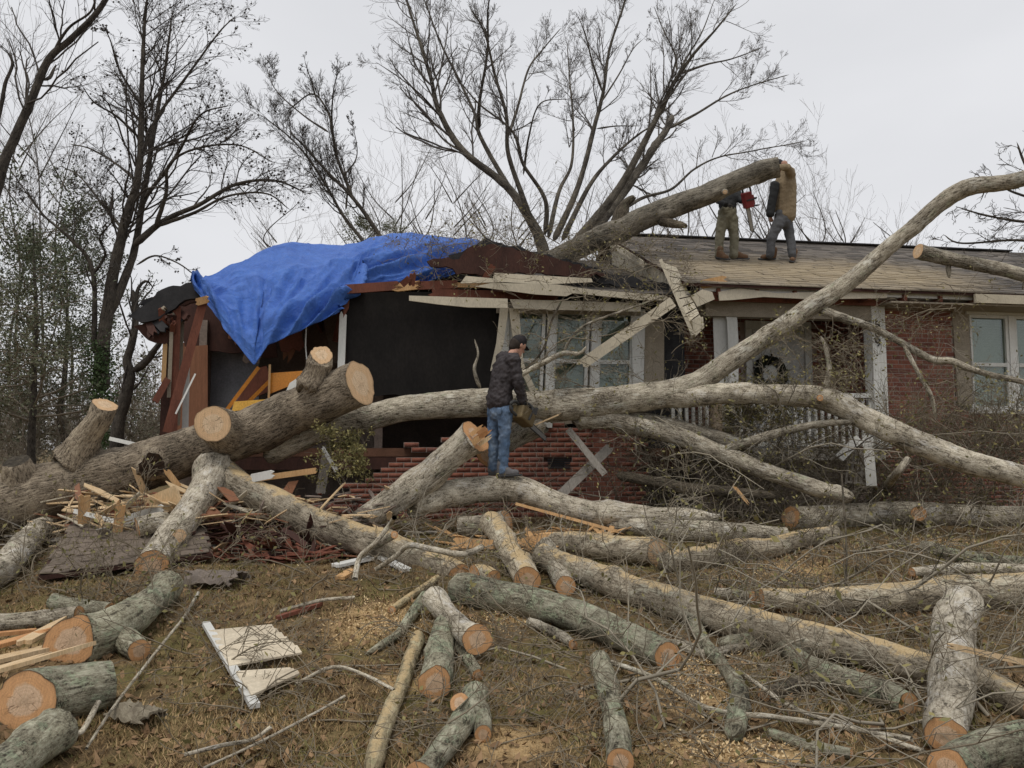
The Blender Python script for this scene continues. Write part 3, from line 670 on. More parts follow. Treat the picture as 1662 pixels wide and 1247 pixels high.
# ---------- left end: wrecked eave, hanging studs
hpoly('roof_decking', [(206, 513), (240, 492), (262, 470), (312, 458), (336, 478), (300, 487), (276, 505), (250, 520), (228, 524)], .2, .1, FELT)
hpoly('roof_decking', [(238, 490), (258, 474), (330, 470), (336, 490), (262, 498)], .45, .06, DARKW)
hpoly('soffit_board', [(216, 530), (250, 522), (282, 545), (270, 562), (250, 556)], .3, .05, DARKW)
for i in range(26):
    x = 238 + 58 * RNG.random(); y = 488 + 40 * RNG.random(); a_ = RNG.random() * 3
    q, e = splinter(Q(x, y, .1 + .4 * RNG.random()), Q(x + 16 * math.cos(a_), y + 24 * abs(math.sin(a_)), .1 + .4 * RNG.random()), .05 + .08 * RNG.random(), .04, None, .05, .08, 3)
    MB().prism(q, e).build('torn_decking', [DARKW, STUD, DARKW, CREAM_D, FELT, DARKW, FELT][i % 7], house)
q, e = splinter(Q(271, 702, -.3), Q(331, 486, -.2), .115, .05, None, .0, .02); MB().prism(q, e).build('leaning_stud', STUD, house)
for x0, y0, x1, y1, v_, wd, mt in [(281, 700, 287, 500, .3, .11, STUD), (288, 690, 295, 520, .45, .07, CREAM_D), (274, 645, 279, 520, .25, .05, CREAM_D), (265, 620, 268, 560, .3, .06, RAW), (272, 720, 278, 540, .6, .22, DARKW), (300, 720, 303, 590, .8, .09, WHITE)]:
    q, e = splinter(Q(x0, y0, v_), Q(x1, y1, v_), wd, .05, None, .04, .06); MB().prism(q, e).build('stud', mt, house)
q, e = splinter(Q(252, 652, .1), Q(272, 616, .2), .09, .05, None, .02, .02); MB().prism(q, e).build('hanging_block', STUD, house)
q, e = splinter(Q(285, 672, -.4), Q(317, 607, -.3), .022, .02); MB().prism(q, e).build('trim_strip', WHITE, house)
q, e = splinter(Q(321, 490, -.28), Q(336, 486, -.28), .1, .1, None, .04, .03); MB().prism(q, e).build('broken_rafter', RAW, house)
# ================================================================ logs and limbs
def limb_geo(pts, seed, lump=.07, ridge=.5, step=None, caps=(0.3, 0.3), taper_end=False):
    """pts: (px, py, diameter in px[, depth]); returns V,F,lc and the end rings"""
    C = []
    for p in pts:
        Y = p[3] if len(p) > 3 and p[3] else rest(p[0], p[1], p[2], p[4] if len(p) > 4 else 0.0)
        k = len(C); a, b = pts[max(0, k - 1)], pts[min(len(pts) - 1, k + 1)]; L_ = math.hypot(b[0] - a[0], b[1] - a[1]) + 1e-6
        sl = max(abs(b[0] - a[0]), abs(b[1] - a[1])) / L_           # widths were read straight up or across, not square to the limb
        if abs(b[2] * 1.0) > L_ * .9: sl = 1.0
        c = W(p[0], p[1], Y); C.append([*c, .97 * sl * p[2] * Y / FPX / 2])
    return tube_geo(C, seed, lump, ridge, step, caps, taper_end)
def tube_geo(C, seed, lump=.07, ridge=.5, step=None, caps=(.3, .3), taper_end=False):
    C = np.array(C, float); L = np.linalg.norm(np.diff(C[:, :3], axis=0), axis=1).sum(); rm = C[:, 3].mean()
    st = step or max(.027, rm * .19); n = max(6, int(L / st)); s = int(np.clip(2 * math.pi * rm / st, 12, 44))
    D = catmull(C, n); P = D[:, :3]; R = np.maximum(D[:, 3], .004)
    so = seed * 7.13
    P = P + (rm * .12) * np.stack([vnoise(np.stack([np.linspace(0, L * 2.2, n), np.full(n, so + k * 31.0), np.zeros(n)], -1)) for k in range(3)], -1) * np.minimum(1, np.minimum(np.arange(n), np.arange(n)[::-1]) / 4.0)[:, None]
    T, N, B = frames(P); a = np.arange(s) * 2 * math.pi / s; sl_ = np.linspace(0, L, n)
    ca, sa = np.cos(a), np.sin(a)
    lc = np.stack([R[:, None] * ca[None] + so, R[:, None] * sa[None] + so * .7, np.repeat(sl_[:, None], s, 1)], -1)
    big_ = vnoise(np.stack([ca[None] * 1.1 + so + 0 * sl_[:, None], sa[None] * 1.1 + 0 * sl_[:, None], sl_[:, None] / (rm * 3.2) + 0 * ca[None]], -1))
    med = vnoise(np.stack([ca[None] * 2.6 + so + 0 * sl_[:, None], sa[None] * 2.6 + 0 * sl_[:, None], sl_[:, None] / (rm * 1.1) + 0 * ca[None]], -1))
    fi = vnoise(np.stack([lc[..., 0] * 42, lc[..., 1] * 42, lc[..., 2] * 9], -1)) + .6 * vnoise(np.stack([lc[..., 0] * 90, lc[..., 1] * 90, lc[..., 2] * 24], -1))
    rr = R[:, None] * (1 + lump * big_ + .5 * lump * med) + ridge * .011 * min(1, rm / .12) * fi
    rk_ = np.random.default_rng(seed * 13 + 5)
    for _ in range(int(min(9, L * 2.2)) if rm > .05 else 0):       # knots and swellings
        t_, a0_, hgt, wd_ = rk_.random(), rk_.random() * 6.283, rk_.uniform(.1, .3), rk_.uniform(.28, .6)
        da = (a[None] - a0_ + math.pi) % (2 * math.pi) - math.pi
        dd_ = (da / wd_) ** 2 + ((sl_[:, None] - t_ * L) / (rm * wd_ * 1.5)) ** 2
        rr = rr + R[:, None] * hgt * (np.exp(-dd_) - .55 * np.exp(-dd_ * 9))
    off = rr[..., None] * (ca[None, :, None] * N[:, None] + sa[None, :, None] * B[:, None])
    V = P[:, None] + off
    ends = []
    for e, (i, sg) in enumerate(((0, -1), (n - 1, 1))):
        ax = T[i] * sg; k = caps[e]
        if k is not None:
            nv = unit(ax + k * unit(CAM - P[i])); dn = max(.35, float(nv @ ax))
            for back in range(3 if n > 12 else 1):
                j = i - sg * back; f = 1 - back / 3.0
                V[j] = V[j] - (((off[j] @ nv) / dn)[:, None] * ax[None]) * f
            ends.append((V[i].copy(), P[i], nv))
        else:
            for back, f in ((0, .05), (1, .62), (2, .88)):
                j = i - sg * back
                if 0 <= j < n: V[j] = P[j] + (V[j] - P[j]) * f + ax * (rm * .5 * vnoise(np.stack([ca * 5 + so, sa * 5, ca * 0 + e], -1)) * (back > 0))[:, None]
            ends.append(None)
    F = (np.arange(n - 1)[:, None] * s + np.arange(s)[None])
    j2 = np.arange(n - 1)[:, None] * s + (np.arange(s)[None] + 1) % s
    F = np.stack([F, j2, j2 + s, F + s], -1).reshape(-1, 4)
    return V.reshape(-1, 3), F, lc.reshape(-1, 3), ends, (P, R, T)
def cap(end, mat, parent, name='cut_face', rough=.004, seed=0):
    ring, c, nv = end; s = len(ring); c = ring.mean(0); K = 7
    rs = np.linspace(0, 1, K + 1)[1:] * .99
    a = np.arange(s) * 2 * math.pi / s
    V = [c + nv * .006]; A = [(0, 0, seed)]
    for r in rs:
        p = c + (ring - c) * r
        h = rough * vnoise(np.stack([p[:, 0] * 60, p[:, 1] * 60, p[:, 2] * 60 + seed], -1)) + .005 * (1 - r) + .001
        p = p + nv[None] * h[:, None]; V += list(p); A += [(r * math.cos(t) + 0, r * math.sin(t), seed) for t in a]
    F = [(0, 1 + i, 1 + (i + 1) % s) for i in range(s)]
    for k in range(K - 1):
        b = 1 + k * s; F += [(b + i, b + s + i, b + s + (i + 1) % s, b + (i + 1) % s) for i in range(s)]
    # flip when needed
    v0, v1, v2 = V[F[0][0]], V[F[0][1]], V[F[0][2]]
    if np.dot(np.cross(v1 - v0, v2 - v0), nv) < 0: F = [f[::-1] for f in F]
    return mk(name, V, F, mat, parent, True, {'lc': np.array(A)})
_seed = [0]
def part_limb(name, pts, mat, parent, caps=(None, .3), cm=CUT_O, lump=.07, ridge=.5, step=None):
    _seed[0] += 1; V, F, lc, ends, ax = limb_geo(pts, _seed[0], lump, ridge, step, caps)
    o = mk(name, V, F, BK[mat], parent, True, {'lc': lc})
    for k, e in enumerate(ends):
        if e is not None: cap(e, cm, o, seed=_seed[0] + 11.0 * k)
    return o, ax
def log(label, pts, mat='grey', caps=(.3, .3), cm=CUT_O, cat='log', name='log', group=None, extra=(), lump=.09, ridge=.5):
    """a thing: bark with its cut faces, and extra stubs [(pts, caps, material)]"""
    _seed[0] += 1; V, F, lc, ends, ax = limb_geo(pts, _seed[0], lump, ridge, None, caps)
    P = ax[0]; root = empty(name, (P[:, 0].mean(), P[:, 1].mean(), V[:, 2].min()), label, cat, group)
    b = mk('bark', V, F, BK[mat], root, True, {'lc': lc})
    for k, e in enumerate(ends):
        if e is not None: cap(e, cm, root, seed=_seed[0] + 11.0 * k)
    for ex in extra: part_limb('branch_stub', ex[0], ex[2] if len(ex) > 2 else mat, root, ex[1], ex[3] if len(ex) > 3 else cm, .05, ridge)
    return root, ax
# ---------------------------------------------------------------- the big fallen tree: trunk and the limbs still on it
ft = empty('fallen_tree', W(300, 800, 10.0), 'huge fallen tree lying across the crushed house end, trunk sawn through', 'tree')
part_limb('trunk', [(-150, 858, 110, 9.3), (-60, 838, 106, 9.5), (0, 822, 101, 9.7), (100, 792, 92, 9.95), (200, 765, 87, 10.15), (300, 738, 86, 10.25), (380, 708, 85, 10.2), (452, 680, 84, 10.1), (524, 648, 81, 10.0), (584, 622, 76, 9.9)], 'trunk', ft, (None, .3), CUT_P, .06, 1.3)
part_limb('branch_stub', [(112, 758, 84, 10.0), (140, 716, 56, 9.9), (158, 685, 44, 9.85), (171, 657, 41, 9.85)], 'trunk', ft, (None, .45), CUT_P, .05, 1.2)
part_limb('branch_stub', [(372, 706, 76, 10.1), (358, 694, 66, 9.8), (345, 688, 60, 9.6)], 'trunk', ft, (None, .9), CUT_P, .03, .7)
part_limb('branch_stub', [(500, 640, 64, 9.85), (513, 606, 42, 9.8), (518, 590, 42, 9.78), (521, 576, 34, 9.75)], 'trunk', ft, (None, .8), CUT_P, .12, 1.2)
part_limb('broken_stub', [(40, 790, 80, 9.75), (32, 770, 50, 9.65), (26, 748, 40, 9.6)], 'trunk', ft, (None, .3), BK['dark'], .2, 1.4)
# knot hole: a near-black cap paints the shade inside the hollow
_seed[0] += 1
k0 = W(247, 757, 9.72)
V, F, lc, ends, ax = tube_geo([[*W(255, 752, 10.0), .2], [*W(249, 756, 9.8), .19], [*k0, .15]], 77, .2, 1.5, .03, (None, .2))
kh = mk('knot_hole', V, F, BK['trunk'], ft, True, {'lc': lc})
HOLLOW = plain('dark_hollow', (.012, .008, .006), (.06, .035, .02), 22, .95, (1, 1, 1), .8)
cap(ends[1], HOLLOW, kh, 'hollow_cap', .03)
# lower limbs leaving the trunk
part_limb('limb', [(352, 752, 76, 10.1), (338, 790, 62, 9.7), (318, 818, 60, 9.3), (292, 852, 60, 8.9), (266, 890, 58, 8.45), (247, 920, 56, 8.1)], 'pale', ft, (None, .45), CUT_O, .07, .5)
part_limb('branch_stub', [(275, 848, 42, 8.95), (248, 850, 34, 8.85), (223, 856, 33, 8.75)], 'pale', ft, (None, .0), CUT_O, .05)
part_limb('branch_stub', [(288, 868, 30, 8.75), (291, 870, 22, 8.5)], 'pale', ft, (None, .8), CUT_P, .05)
part_limb('limb', [(350, 772, 70, 10.1), (400, 796, 54, 9.75), (440, 812, 52, 9.55), (490, 838, 54, 9.3), (571, 872, 54, 9.0), (634, 890, 52, 8.75), (690, 911, 48, 8.45), (746, 936, 44, 8.1)], 'dusty', ft, (None, .5), CUT_O, .08, .5)
# the long limb that runs right in front of the house and forks
part_limb('limb', [(430, 728, 60, 10.4), (480, 712, 52, 10.45), (540, 690, 47, 10.5), (600, 676, 44, 10.6), (670, 662, 43, 10.7), (740, 656, 46, 10.8), (790, 655, 48, 10.85), (860, 660, 51, 10.9), (950, 656, 53, 10.9), (1040, 645, 50, 10.9), (1110, 630, 45, 10.9), (1156, 605, 42, 10.9), (1220, 563, 39, 10.9), (1300, 510, 38, 10.9), (1380, 455, 37, 10.85), (1440, 404, 35, 10.8), (1500, 352, 34, 10.7), (1545, 318, 33, 10.6), (1580, 303, 30, 10.5), (1640, 294, 27, 10.3), (1750, 268, 26, 10.1)], 'grey', ft, (None, None), CUT_O, .06, .7)
part_limb('limb', [(1060, 642, 40, 10.92), (1110, 644, 36, 10.85), (1200, 640, 34, 10.7), (1280, 642, 35, 10.55), (1345, 650, 40, 10.4), (1410, 682, 43, 10.2), (1480, 716, 43, 10.0), (1560, 748, 41, 9.8), (1662, 776, 38, 9.5), (1760, 808, 34, 9.2)], 'pale', ft, (None, None), CUT_O, .06, .6)
part_limb('branch_stub', [(1342, 650, 16, 10.35), (1331, 646, 11, 10.05)], 'pale', ft, (None, .8), CUT_O)
part_limb('branch', [(1340, 632, 12, 10.4), (1346, 600, 9, 10.5), (1340, 565, 7, 10.5), (1332, 545, 5, 10.55)], 'pale', ft, (None, None))
part_limb('branch', [(1330, 502, 20, 10.9), (1357, 512, 16, 10.8), (1410, 530, 14, 10.7), (1454, 552, 13, 10.6), (1511, 583, 13, 10.5), (1545, 587, 12, 10.4), (1586, 602, 11, 10.3), (1662, 621, 10, 10.2), (1730, 640, 9, 10.1)], 'grey', ft, (None, None))
part_limb('branch', [(1467, 560, 9, 10.55), (1482, 590, 8, 10.5), (1495, 615, 8, 10.5), (1512, 645, 7, 10.5), (1518, 680, 5, 10.5)], 'grey', ft, (None, None))
part_limb('limb', [(880, 688, 40, 10.95), (840, 708, 42, 10.8), (806, 730, 44, 10.7), (790, 742, 44, 10.62)], 'grey', ft, (None, .2), CUT_O, .06, .7)
part_limb('limb', [(930, 676, 44, 10.95), (980, 678, 40, 10.95), (1030, 692, 34, 10.85), (1098, 709, 32, 10.7), (1177, 738, 30, 10.5), (1233, 762, 29, 10.3), (1311, 786, 28, 10.1), (1385, 810, 24, 9.9)], 'grey', ft, (None, None), CUT_O, .07, .6)
part_limb('limb', [(960, 668, 36, 11.0), (1005, 674, 30, 11.0), (1085, 692, 30, 10.95), (1164, 712, 26, 10.9), (1215, 726, 20, 10.85)], 'grey', ft, (None, None))
part_limb('branch', [(1170, 736, 18, 10.5), (1200, 722, 17, 10.45), (1260, 704, 15, 10.4), (1330, 688, 12, 10.3), (1400, 684, 8, 10.2)], 'grey', ft, (None, None))
part_limb('branch', [(838, 612, 11, 10.95), (880, 590, 10, 10.95), (913, 574, 9, 10.9), (940, 574, 6, 10.85), (952, 562, 5, 10.8)], 'pale', ft, (None, None))
part_limb('branch', [(913, 574, 7, 10.9), (930, 545, 6, 10.85), (956, 525, 5, 10.8), (1010, 505, 4, 10.75), (1080, 480, 3, 10.7)], 'grey', ft, (None, None))
part_limb('branch', [(845, 606, 5, 10.95), (880, 570, 4, 10.95), (896, 520, 4, 10.9), (915, 482, 3, 10.9)], 'dark', ft, (None, None))
part_limb('branch', [(780, 632, 8, 10.85), (770, 600, 6, 10.8), (776, 575, 4, 10.8), (770, 550, 3, 10.8)], 'grey', ft, (None, None))
def slim(P, k): return [(p[0], p[1], p[2] * k, *p[3:]) for p in P]
# ---------------------------------------------------------------- the limb being held on the roof
RLOG = log('thick limb raised over the roof ridge, held up by two men', slim([(860, 440, 46, 13.9), (920, 412, 50, 13.8), (1000, 374, 48, 13.5), (1090, 338, 47, 13.3), (1179, 302, 45, 13.1), (1232, 277, 43, 13.02), (1264, 271, 40, 13.0)], .86), 'roof', (None, .1), CUT_P, 'tree limb', 'tree_limb', None,
    [([(1068, 356, 24, 13.3), (1094, 364, 15, 13.2), (1116, 366, 9, 13.1)], (None, None), 'dark'), ([(1004, 380, 40, 13.6), (1008, 350, 30, 13.5), (1016, 330, 20, 13.45), (1030, 320, 14, 13.4)], (None, None), 'dark'), ([(1176, 312, 14, 13.0), (1177, 312, 8, 12.75)], (None, .7), 'roof', CUT_P)])
log('small sawn limb lying on the shingles at the far right', [(1490, 408, 27, 11.95), (1530, 418, 25, 11.9), (1600, 431, 23, 11.75), (1680, 452, 22, 11.6), (1760, 470, 20, 11.5)], 'grey', (.4, None), CUT_P, 'tree limb', 'tree_limb', None, [([(1538, 424, 10, 11.9), (1541, 452, 7, 11.9)], (None, None))])
# ---------------------------------------------------------------- sawn logs on the ground: (label, points, bark, caps, extras, cut material)
SPL = plain('split_orange_wood', (.6, .33, .15), (.42, .2, .085), 14, .85, (1, 1, .2), .6)
log('forked limb the man in jeans stands on, one arm sawn off high', [(578, 848, 38, 9.75), (610, 830, 52, 9.85), (645, 808, 60, 9.9), (700, 768, 62, 10.0), (742, 731, 62, 10.0), (770, 708, 58, 9.98)], 'pale', (None, .5), CUT_O, 'tree limb', 'tree_limb', None,
    [([(660, 825, 46, 10.05), (730, 802, 46, 10.2), (800, 794, 43, 10.3), (850, 795, 44, 10.3), (900, 816, 43, 10.2), (960, 832, 41, 10.1), (1040, 838, 36, 10.0), (1110, 838, 26, 9.9), (1166, 840, 12, 9.85)], (None, None))])
LOGS = [
 ('thick lichen-spotted log end at the bottom left, orange cut face with a dark heart crack', [(40, 1140, 90), (95, 1128, 88), (140, 1120, 84), (178, 1112, 74)], 'mossy', (1.1, .1), ()),
 ('pale green log cropped by the lower left corner under another log', [(-40, 1290, 90), (20, 1240, 92), (60, 1208, 88), (92, 1186, 74)], 'mossy', (.2, .2), ()),
 ('bent mossy log with round orange face in front of the fallen shingled roof piece', [(115, 1040, 76), (165, 1028, 76), (212, 1004, 72), (250, 974, 64), (272, 950, 52)], 'mossy', (1.2, .1), [([(195, 1035, 44), (212, 1046, 40), (226, 1056, 36)], (None, .6))]),
 ('short mossy log lying behind the bent log at left', [(86, 976, 26), (130, 984, 27), (180, 992, 27)], 'mossy', (.2, .3), ()),
 ('thin grey log running out of the left edge of the picture', [(-60, 1012, 28), (0, 1010, 28), (60, 1004, 27), (128, 996, 26)], 'grey', (None, .6), ()),
 ('pale thick limb at the left edge beside the trunk, green moss on top', [(-60, 960, 60), (0, 922, 60), (45, 880, 58), (82, 842, 46)], 'pale', (None, .1), ()),
 ('grey log with orange end on top of the small stack in the middle', [(706, 972, 44, None, .04), (722, 992, 46, None, .06), (748, 1016, 48, None, .08), (775, 1038, 49, None, .08)], 'pale', (.1, .9), ()),
 ('lichen-covered forked log whose round orange face looks at the camera', [(722, 1018, 40), (716, 1050, 46), (710, 1082, 52), (705, 1110, 54)], 'mossy', (.1, .6), [([(730, 1030, 26), (750, 1056, 24), (765, 1078, 23), (776, 1096, 20)], (None, .3))]),
 ('grey lichened log at the bottom centre with two sawn stubs', [(772, 1126, 44), (757, 1162, 48), (728, 1204, 50), (694, 1246, 50), (680, 1262, 50)], 'mossy', (.1, .3), [([(756, 1150, 34, None, .07), (746, 1141, 33, None, .1)], (None, .9)), ([(774, 1140, 36), (782, 1168, 32), (784, 1192, 29)], (None, .5))]),
 ('long thin yellowish log pointing down from the stack', [(679, 1034, 24), (664, 1078, 26), (653, 1110, 26), (632, 1160, 30), (618, 1205, 33), (602, 1255, 34)], 'yellow', (.2, None), ()),
 ('thin straight stick-like log with a small cut end left of the stack', [(710, 938, 14), (672, 964, 15), (636, 990, 16)], 'yellow', (.1, .7), ()),
 ('thin lichened log with a torn splintered end left of the stack', [(690, 968, 22), (668, 998, 23), (648, 1026, 20), (618, 1048, 17), (592, 1063, 8)], 'mossy', (.2, None), ()),
 ('long green mossy log lying across the middle of the yard', [(742, 955, 46), (760, 958, 52), (800, 966, 53), (860, 978, 53), (940, 1002, 54), (1010, 1030, 55), (1084, 1066, 50)], 'mossy', (.1, .35), ()),
 ('lichened log pointing at the camera below the long mossy log', [(973, 1066, 34), (985, 1110, 40), (993, 1148, 36), (1000, 1190, 42), (1008, 1236, 44)], 'mossy', (None, .4), ()),
 ('pale sloping log dusted with sawdust below the man', [(798, 850, 40, None, .05), (820, 880, 45, None, .04), (840, 914, 47), (856, 942, 46)], 'dusty', (.1, .1), ()),
 ('short log with a wide orange face behind the pale sloping log', [(748, 856, 34), (785, 854, 38), (822, 848, 40)], 'grey', (.1, .8), ()),
 ('short stub log with dark orange face at the start of the long pale log', [(886, 890, 36), (902, 922, 36), (918, 952, 34)], 'grey', (.1, .8), ()),
 ('longest pale log in the yard, top dusted with sawdust, running to the right edge', [(880, 905, 44), (930, 922, 48), (1000, 948, 50), (1082, 976, 52), (1150, 998, 54), (1250, 1025, 57), (1350, 1050, 57), (1440, 1070, 56), (1520, 1094, 54), (1600, 1114, 52), (1680, 1148, 50)], 'dusty', (.1, .2), [([(1105, 990, 32), (1127, 1008, 28), (1146, 1050, 26), (1176, 1082, 26), (1198, 1118, 30), (1196, 1168, 34), (1190, 1196, 32)], (None, None), 'mossy'), ([(1200, 1150, 22), (1216, 1147, 20)], (None, .5), 'grey')]),
 ('green lichened log with a torn orange end right of the bottom centre', [(1165, 1045, 22), (1249, 1040, 26), (1312, 1078, 34), (1387, 1108, 44), (1440, 1128, 46), (1474, 1144, 40)], 'mossy', (None, .3), ()),
 ('stout log with a broad pale cut face beside the splintered bark', [(885, 880, 34), (940, 884, 42), (1000, 892, 46), (1066, 896, 48)], 'dusty', (None, .55), ()),
 ('curved grey limb with sawdust on its back behind the long pale log', [(1070, 912, 36), (1138, 905, 36), (1194, 892, 34), (1250, 890, 32), (1300, 876, 30), (1362, 868, 26)], 'dusty', (None, None), ()),
 ('split limb lying under the log the man stands on', [(985, 852, 28), (1080, 860, 34), (1160, 864, 34), (1220, 868, 30), (1275, 868, 24)], 'grey', (None, .1), ()),
 ('straight grey log with a round sawn knot in front of the brush pile', [(1283, 840, 38), (1350, 838, 39), (1491, 834, 38), (1600, 838, 36), (1760, 842, 34)], 'pale', (.3, None), [([(1491, 838, 28, None, .02), (1491, 834, 25, None, .17)], (None, .9))]),
 ('thick pale log crossing the right yard below the straight log', [(1236, 974, 36), (1331, 976, 43), (1430, 970, 48), (1537, 965, 53), (1662, 958, 55), (1760, 952, 55)], 'dusty', (.2, None), ()),
 ('short small log with orange end left of the thick crossing log', [(1160, 962, 18), (1222, 969, 19)], 'pale', (.1, .6), ()),
 ('thin mossy limb lying in the grass at the right edge', [(1500, 886, 18), (1540, 898, 20), (1590, 910, 22), (1662, 914, 24), (1720, 914, 24)], 'mossy', (.1, None), ()),
 ('smooth pale upright-looking log with a strap, at the lower right', [(1563, 978, 60, None, .12), (1552, 1012, 66, None, .1), (1546, 1070, 70, None, .06), (1542, 1130, 68), (1536, 1196, 62)], 'pale', (.1, .35), ()),
 ('thick mossy log cropped by the lower right corner', [(1538, 1250, 62), (1575, 1228, 66), (1630, 1210, 66), (1720, 1190, 62)], 'mossy', (.5, None), ()),
 ('broken upright branch stump with an orange top in the brush pile', [(1430, 800, 18), (1452, 772, 17, 9.7), (1474, 745, 14, 9.7)], 'grey', (None, .3), ()),
 ('pale log end tucked behind the stack, covered in sawdust', [(770, 935, 34), (786, 934, 32), (800, 940, 30)], 'dusty', (.1, .1), ()),
 ('dark rotten log lying behind the torn green log', [(1240, 1128, 24), (1300, 1112, 28), (1350, 1102, 26)], 'dark', (.2, .2), ()),
 ('thin lichened branch log low at the bottom right', [(1248, 1190, 18), (1310, 1210, 20), (1382, 1224, 18)], 'mossy', (.1, .2), ()),
 ('short crooked limb between the long pale log and its mossy branch', [(1090, 1040, 14), (1140, 1062, 16), (1200, 1052, 15), (1240, 1046, 12)], 'grey', (None, None), ()),
 ('knobbly grey limb behind the stack of logs', [(640, 868, 16, None, .3), (610, 885, 16, None, .12), (585, 905, 15, None, .04)], 'grey', (.2, None), ()),
 ('slender pale limb at the far right behind the thick crossing log', [(1480, 930, 16), (1560, 922, 18), (1680, 925, 17)], 'pale', (.2, None), ()),
 ('small grey log end beside the mossy log in the grass', [(860, 1010, 18), (905, 1030, 20), (930, 1046, 19)], 'grey', (.1, .4), ()),
 ('dark low limb half hidden under the brush pile', [(1000, 770, 16, 10.8), (1100, 790, 20, 10.6), (1180, 800, 20, 10.4), (1260, 806, 16, 10.2)], 'dark', (None, None), ()),
]
for lb, pts, mt, cp, ex in LOGS:
    log(lb, pts, mt, cp, CUT_P if 'pale cut face' in lb else CUT_O, 'log' if 'limb' not in lb else 'tree limb', 'log' if 'limb' not in lb else 'tree_limb', 'sawn logs and limbs in the yard', ex)
# ================================================================ blue tarpaulin over the broken roof
def tarp():
    top = np.array([(309, 460), (345, 446), (400, 425), (440, 409), (475, 400), (520, 399), (560, 401), (595, 393), (630, 385), (665, 383), (700, 386), (740, 391), (778, 397)], float)
    bot = np.array([(312, 464), (335, 489), (372, 543), (413, 594), (433, 562), (470, 545), (512, 525), (550, 508), (566, 472), (620, 470), (680, 464), (735, 446), (782, 404)], float)
    vb = np.array([.3, .05, -.3, -.45, -.4, -.35, -.3, -.25, .3, .4, .5, .7, 1.2]); vt = np.array([.5, .8, 1.1, 1.4, 1.7, 1.9, 2.0, 2.1, 2.2, 2.2, 2.2, 2.1, 1.9])
    ns, nt_ = 150, 90; k = np.linspace(0, len(top) - 1, ns); ii = np.arange(len(top))
    f = lambda a: np.interp(k, ii, a)
    T = np.stack([f(top[:, 0]), f(top[:, 1]), f(vt)], -1); Bm = np.stack([f(bot[:, 0]), f(bot[:, 1]), f(vb)], -1)
    rows = []
    for t in np.linspace(0, 1, nt_):
        c = Bm + (T - Bm) * t; c[:, 2] = Bm[:, 2] + (T[:, 2] - Bm[:, 2]) * (t ** 1.7)
        rows.append([Q(x, y, v) for x, y, v in c])
    last = np.array(rows[-1])
    for j in range(1, 22): rows.append(list(last + (EV * .1 * j + EZ * (-.032 * j - .0015 * j * j))[None] * np.clip((np.linspace(0, 1, ns) - .02) * 2.5, .05, 1)[:, None]))
    P = np.array(rows); n, m, _ = P.shape
    du = np.gradient(P, axis=1); dv = np.gradient(P, axis=0); N = unit(np.cross(du, dv)); N *= np.where((N @ np.array([0, -1, .6]))[..., None] < 0, -1, 1)
    S, Tt = np.meshgrid(np.linspace(0, 1, m), np.linspace(0, n / nt_, n))
    # folds fall from the ridge towards the hanging corner
    a = (S - .25) / (.35 + .9 * Tt)
    w1 = 1 - np.abs(vnoise(np.stack([a * 5.5 + 3, Tt * 1.2, S * 0], -1))) * 2
    w2 = 1 - np.abs(vnoise(np.stack([a * 11 + S * 4, Tt * 2.2, S * 0 + 4], -1))) * 2
    w3 = 1 - np.abs(vnoise(np.stack([S * 13 + Tt * 5, Tt * 9 - S * 6, S * 0 + 8], -1))) * 2
    w4 = fbm(np.stack([S * 40, Tt * 26, S * 0 + 2], -1), 3)
    env = np.clip(Tt * 6, .25, 1) * (1 - .7 * np.clip((Tt - .6) / .35, 0, 1))
    cs = np.abs((S * 9 + .15 * vnoise(np.stack([S * 3, Tt * 4, S * 0], -1))) % 1 - .5); ct = np.abs((Tt * 5.5 + .2 * vnoise(np.stack([S * 4, Tt * 2, S * 0 + 5], -1))) % 1 - .5)
    crease = np.exp(-(cs / .03) ** 2) + np.exp(-(ct / .04) ** 2)
    d = env * (.17 * w1 + .075 * w2 + .03 * w3 + .006 * w4)
    d = d + .014 * crease
    P = P + N * d[..., None]
    i = (np.arange(n - 1)[:, None] * m + np.arange(m - 1)[None]).ravel(); F = np.stack([i, i + 1, i + m + 1, i + m], -1)
    g = NG('blue_tarpaulin'); p = g.co(); n1 = g.noise(p, 2.5, 4, .6); n2 = g.noise(p, 26, 4, .7)
    c = g.ramp(n1, [(.3, (.03, .11, .43)), (.7, (.055, .165, .54))]); c = g.mix(1.0, c, g.ramp(n2, [(.3, .85), (.7, 1.12)]), 'MULTIPLY')
    g.b.inputs['Specular IOR Level'].default_value = .5; g.bump(g.math('ABSOLUTE', g.math('SUBTRACT', g.noise(p, 7, 5, .75, .8), .5)), 1.0, .05)
    o = mk('tarpaulin', P.reshape(-1, 3), F, g.out(c, .55), None, True); tag(o, 'wrinkled blue tarpaulin draped over the broken roof', 'tarpaulin')
    so = o.modifiers.new('thick', 'SOLIDIFY'); so.thickness = .004
tarp()
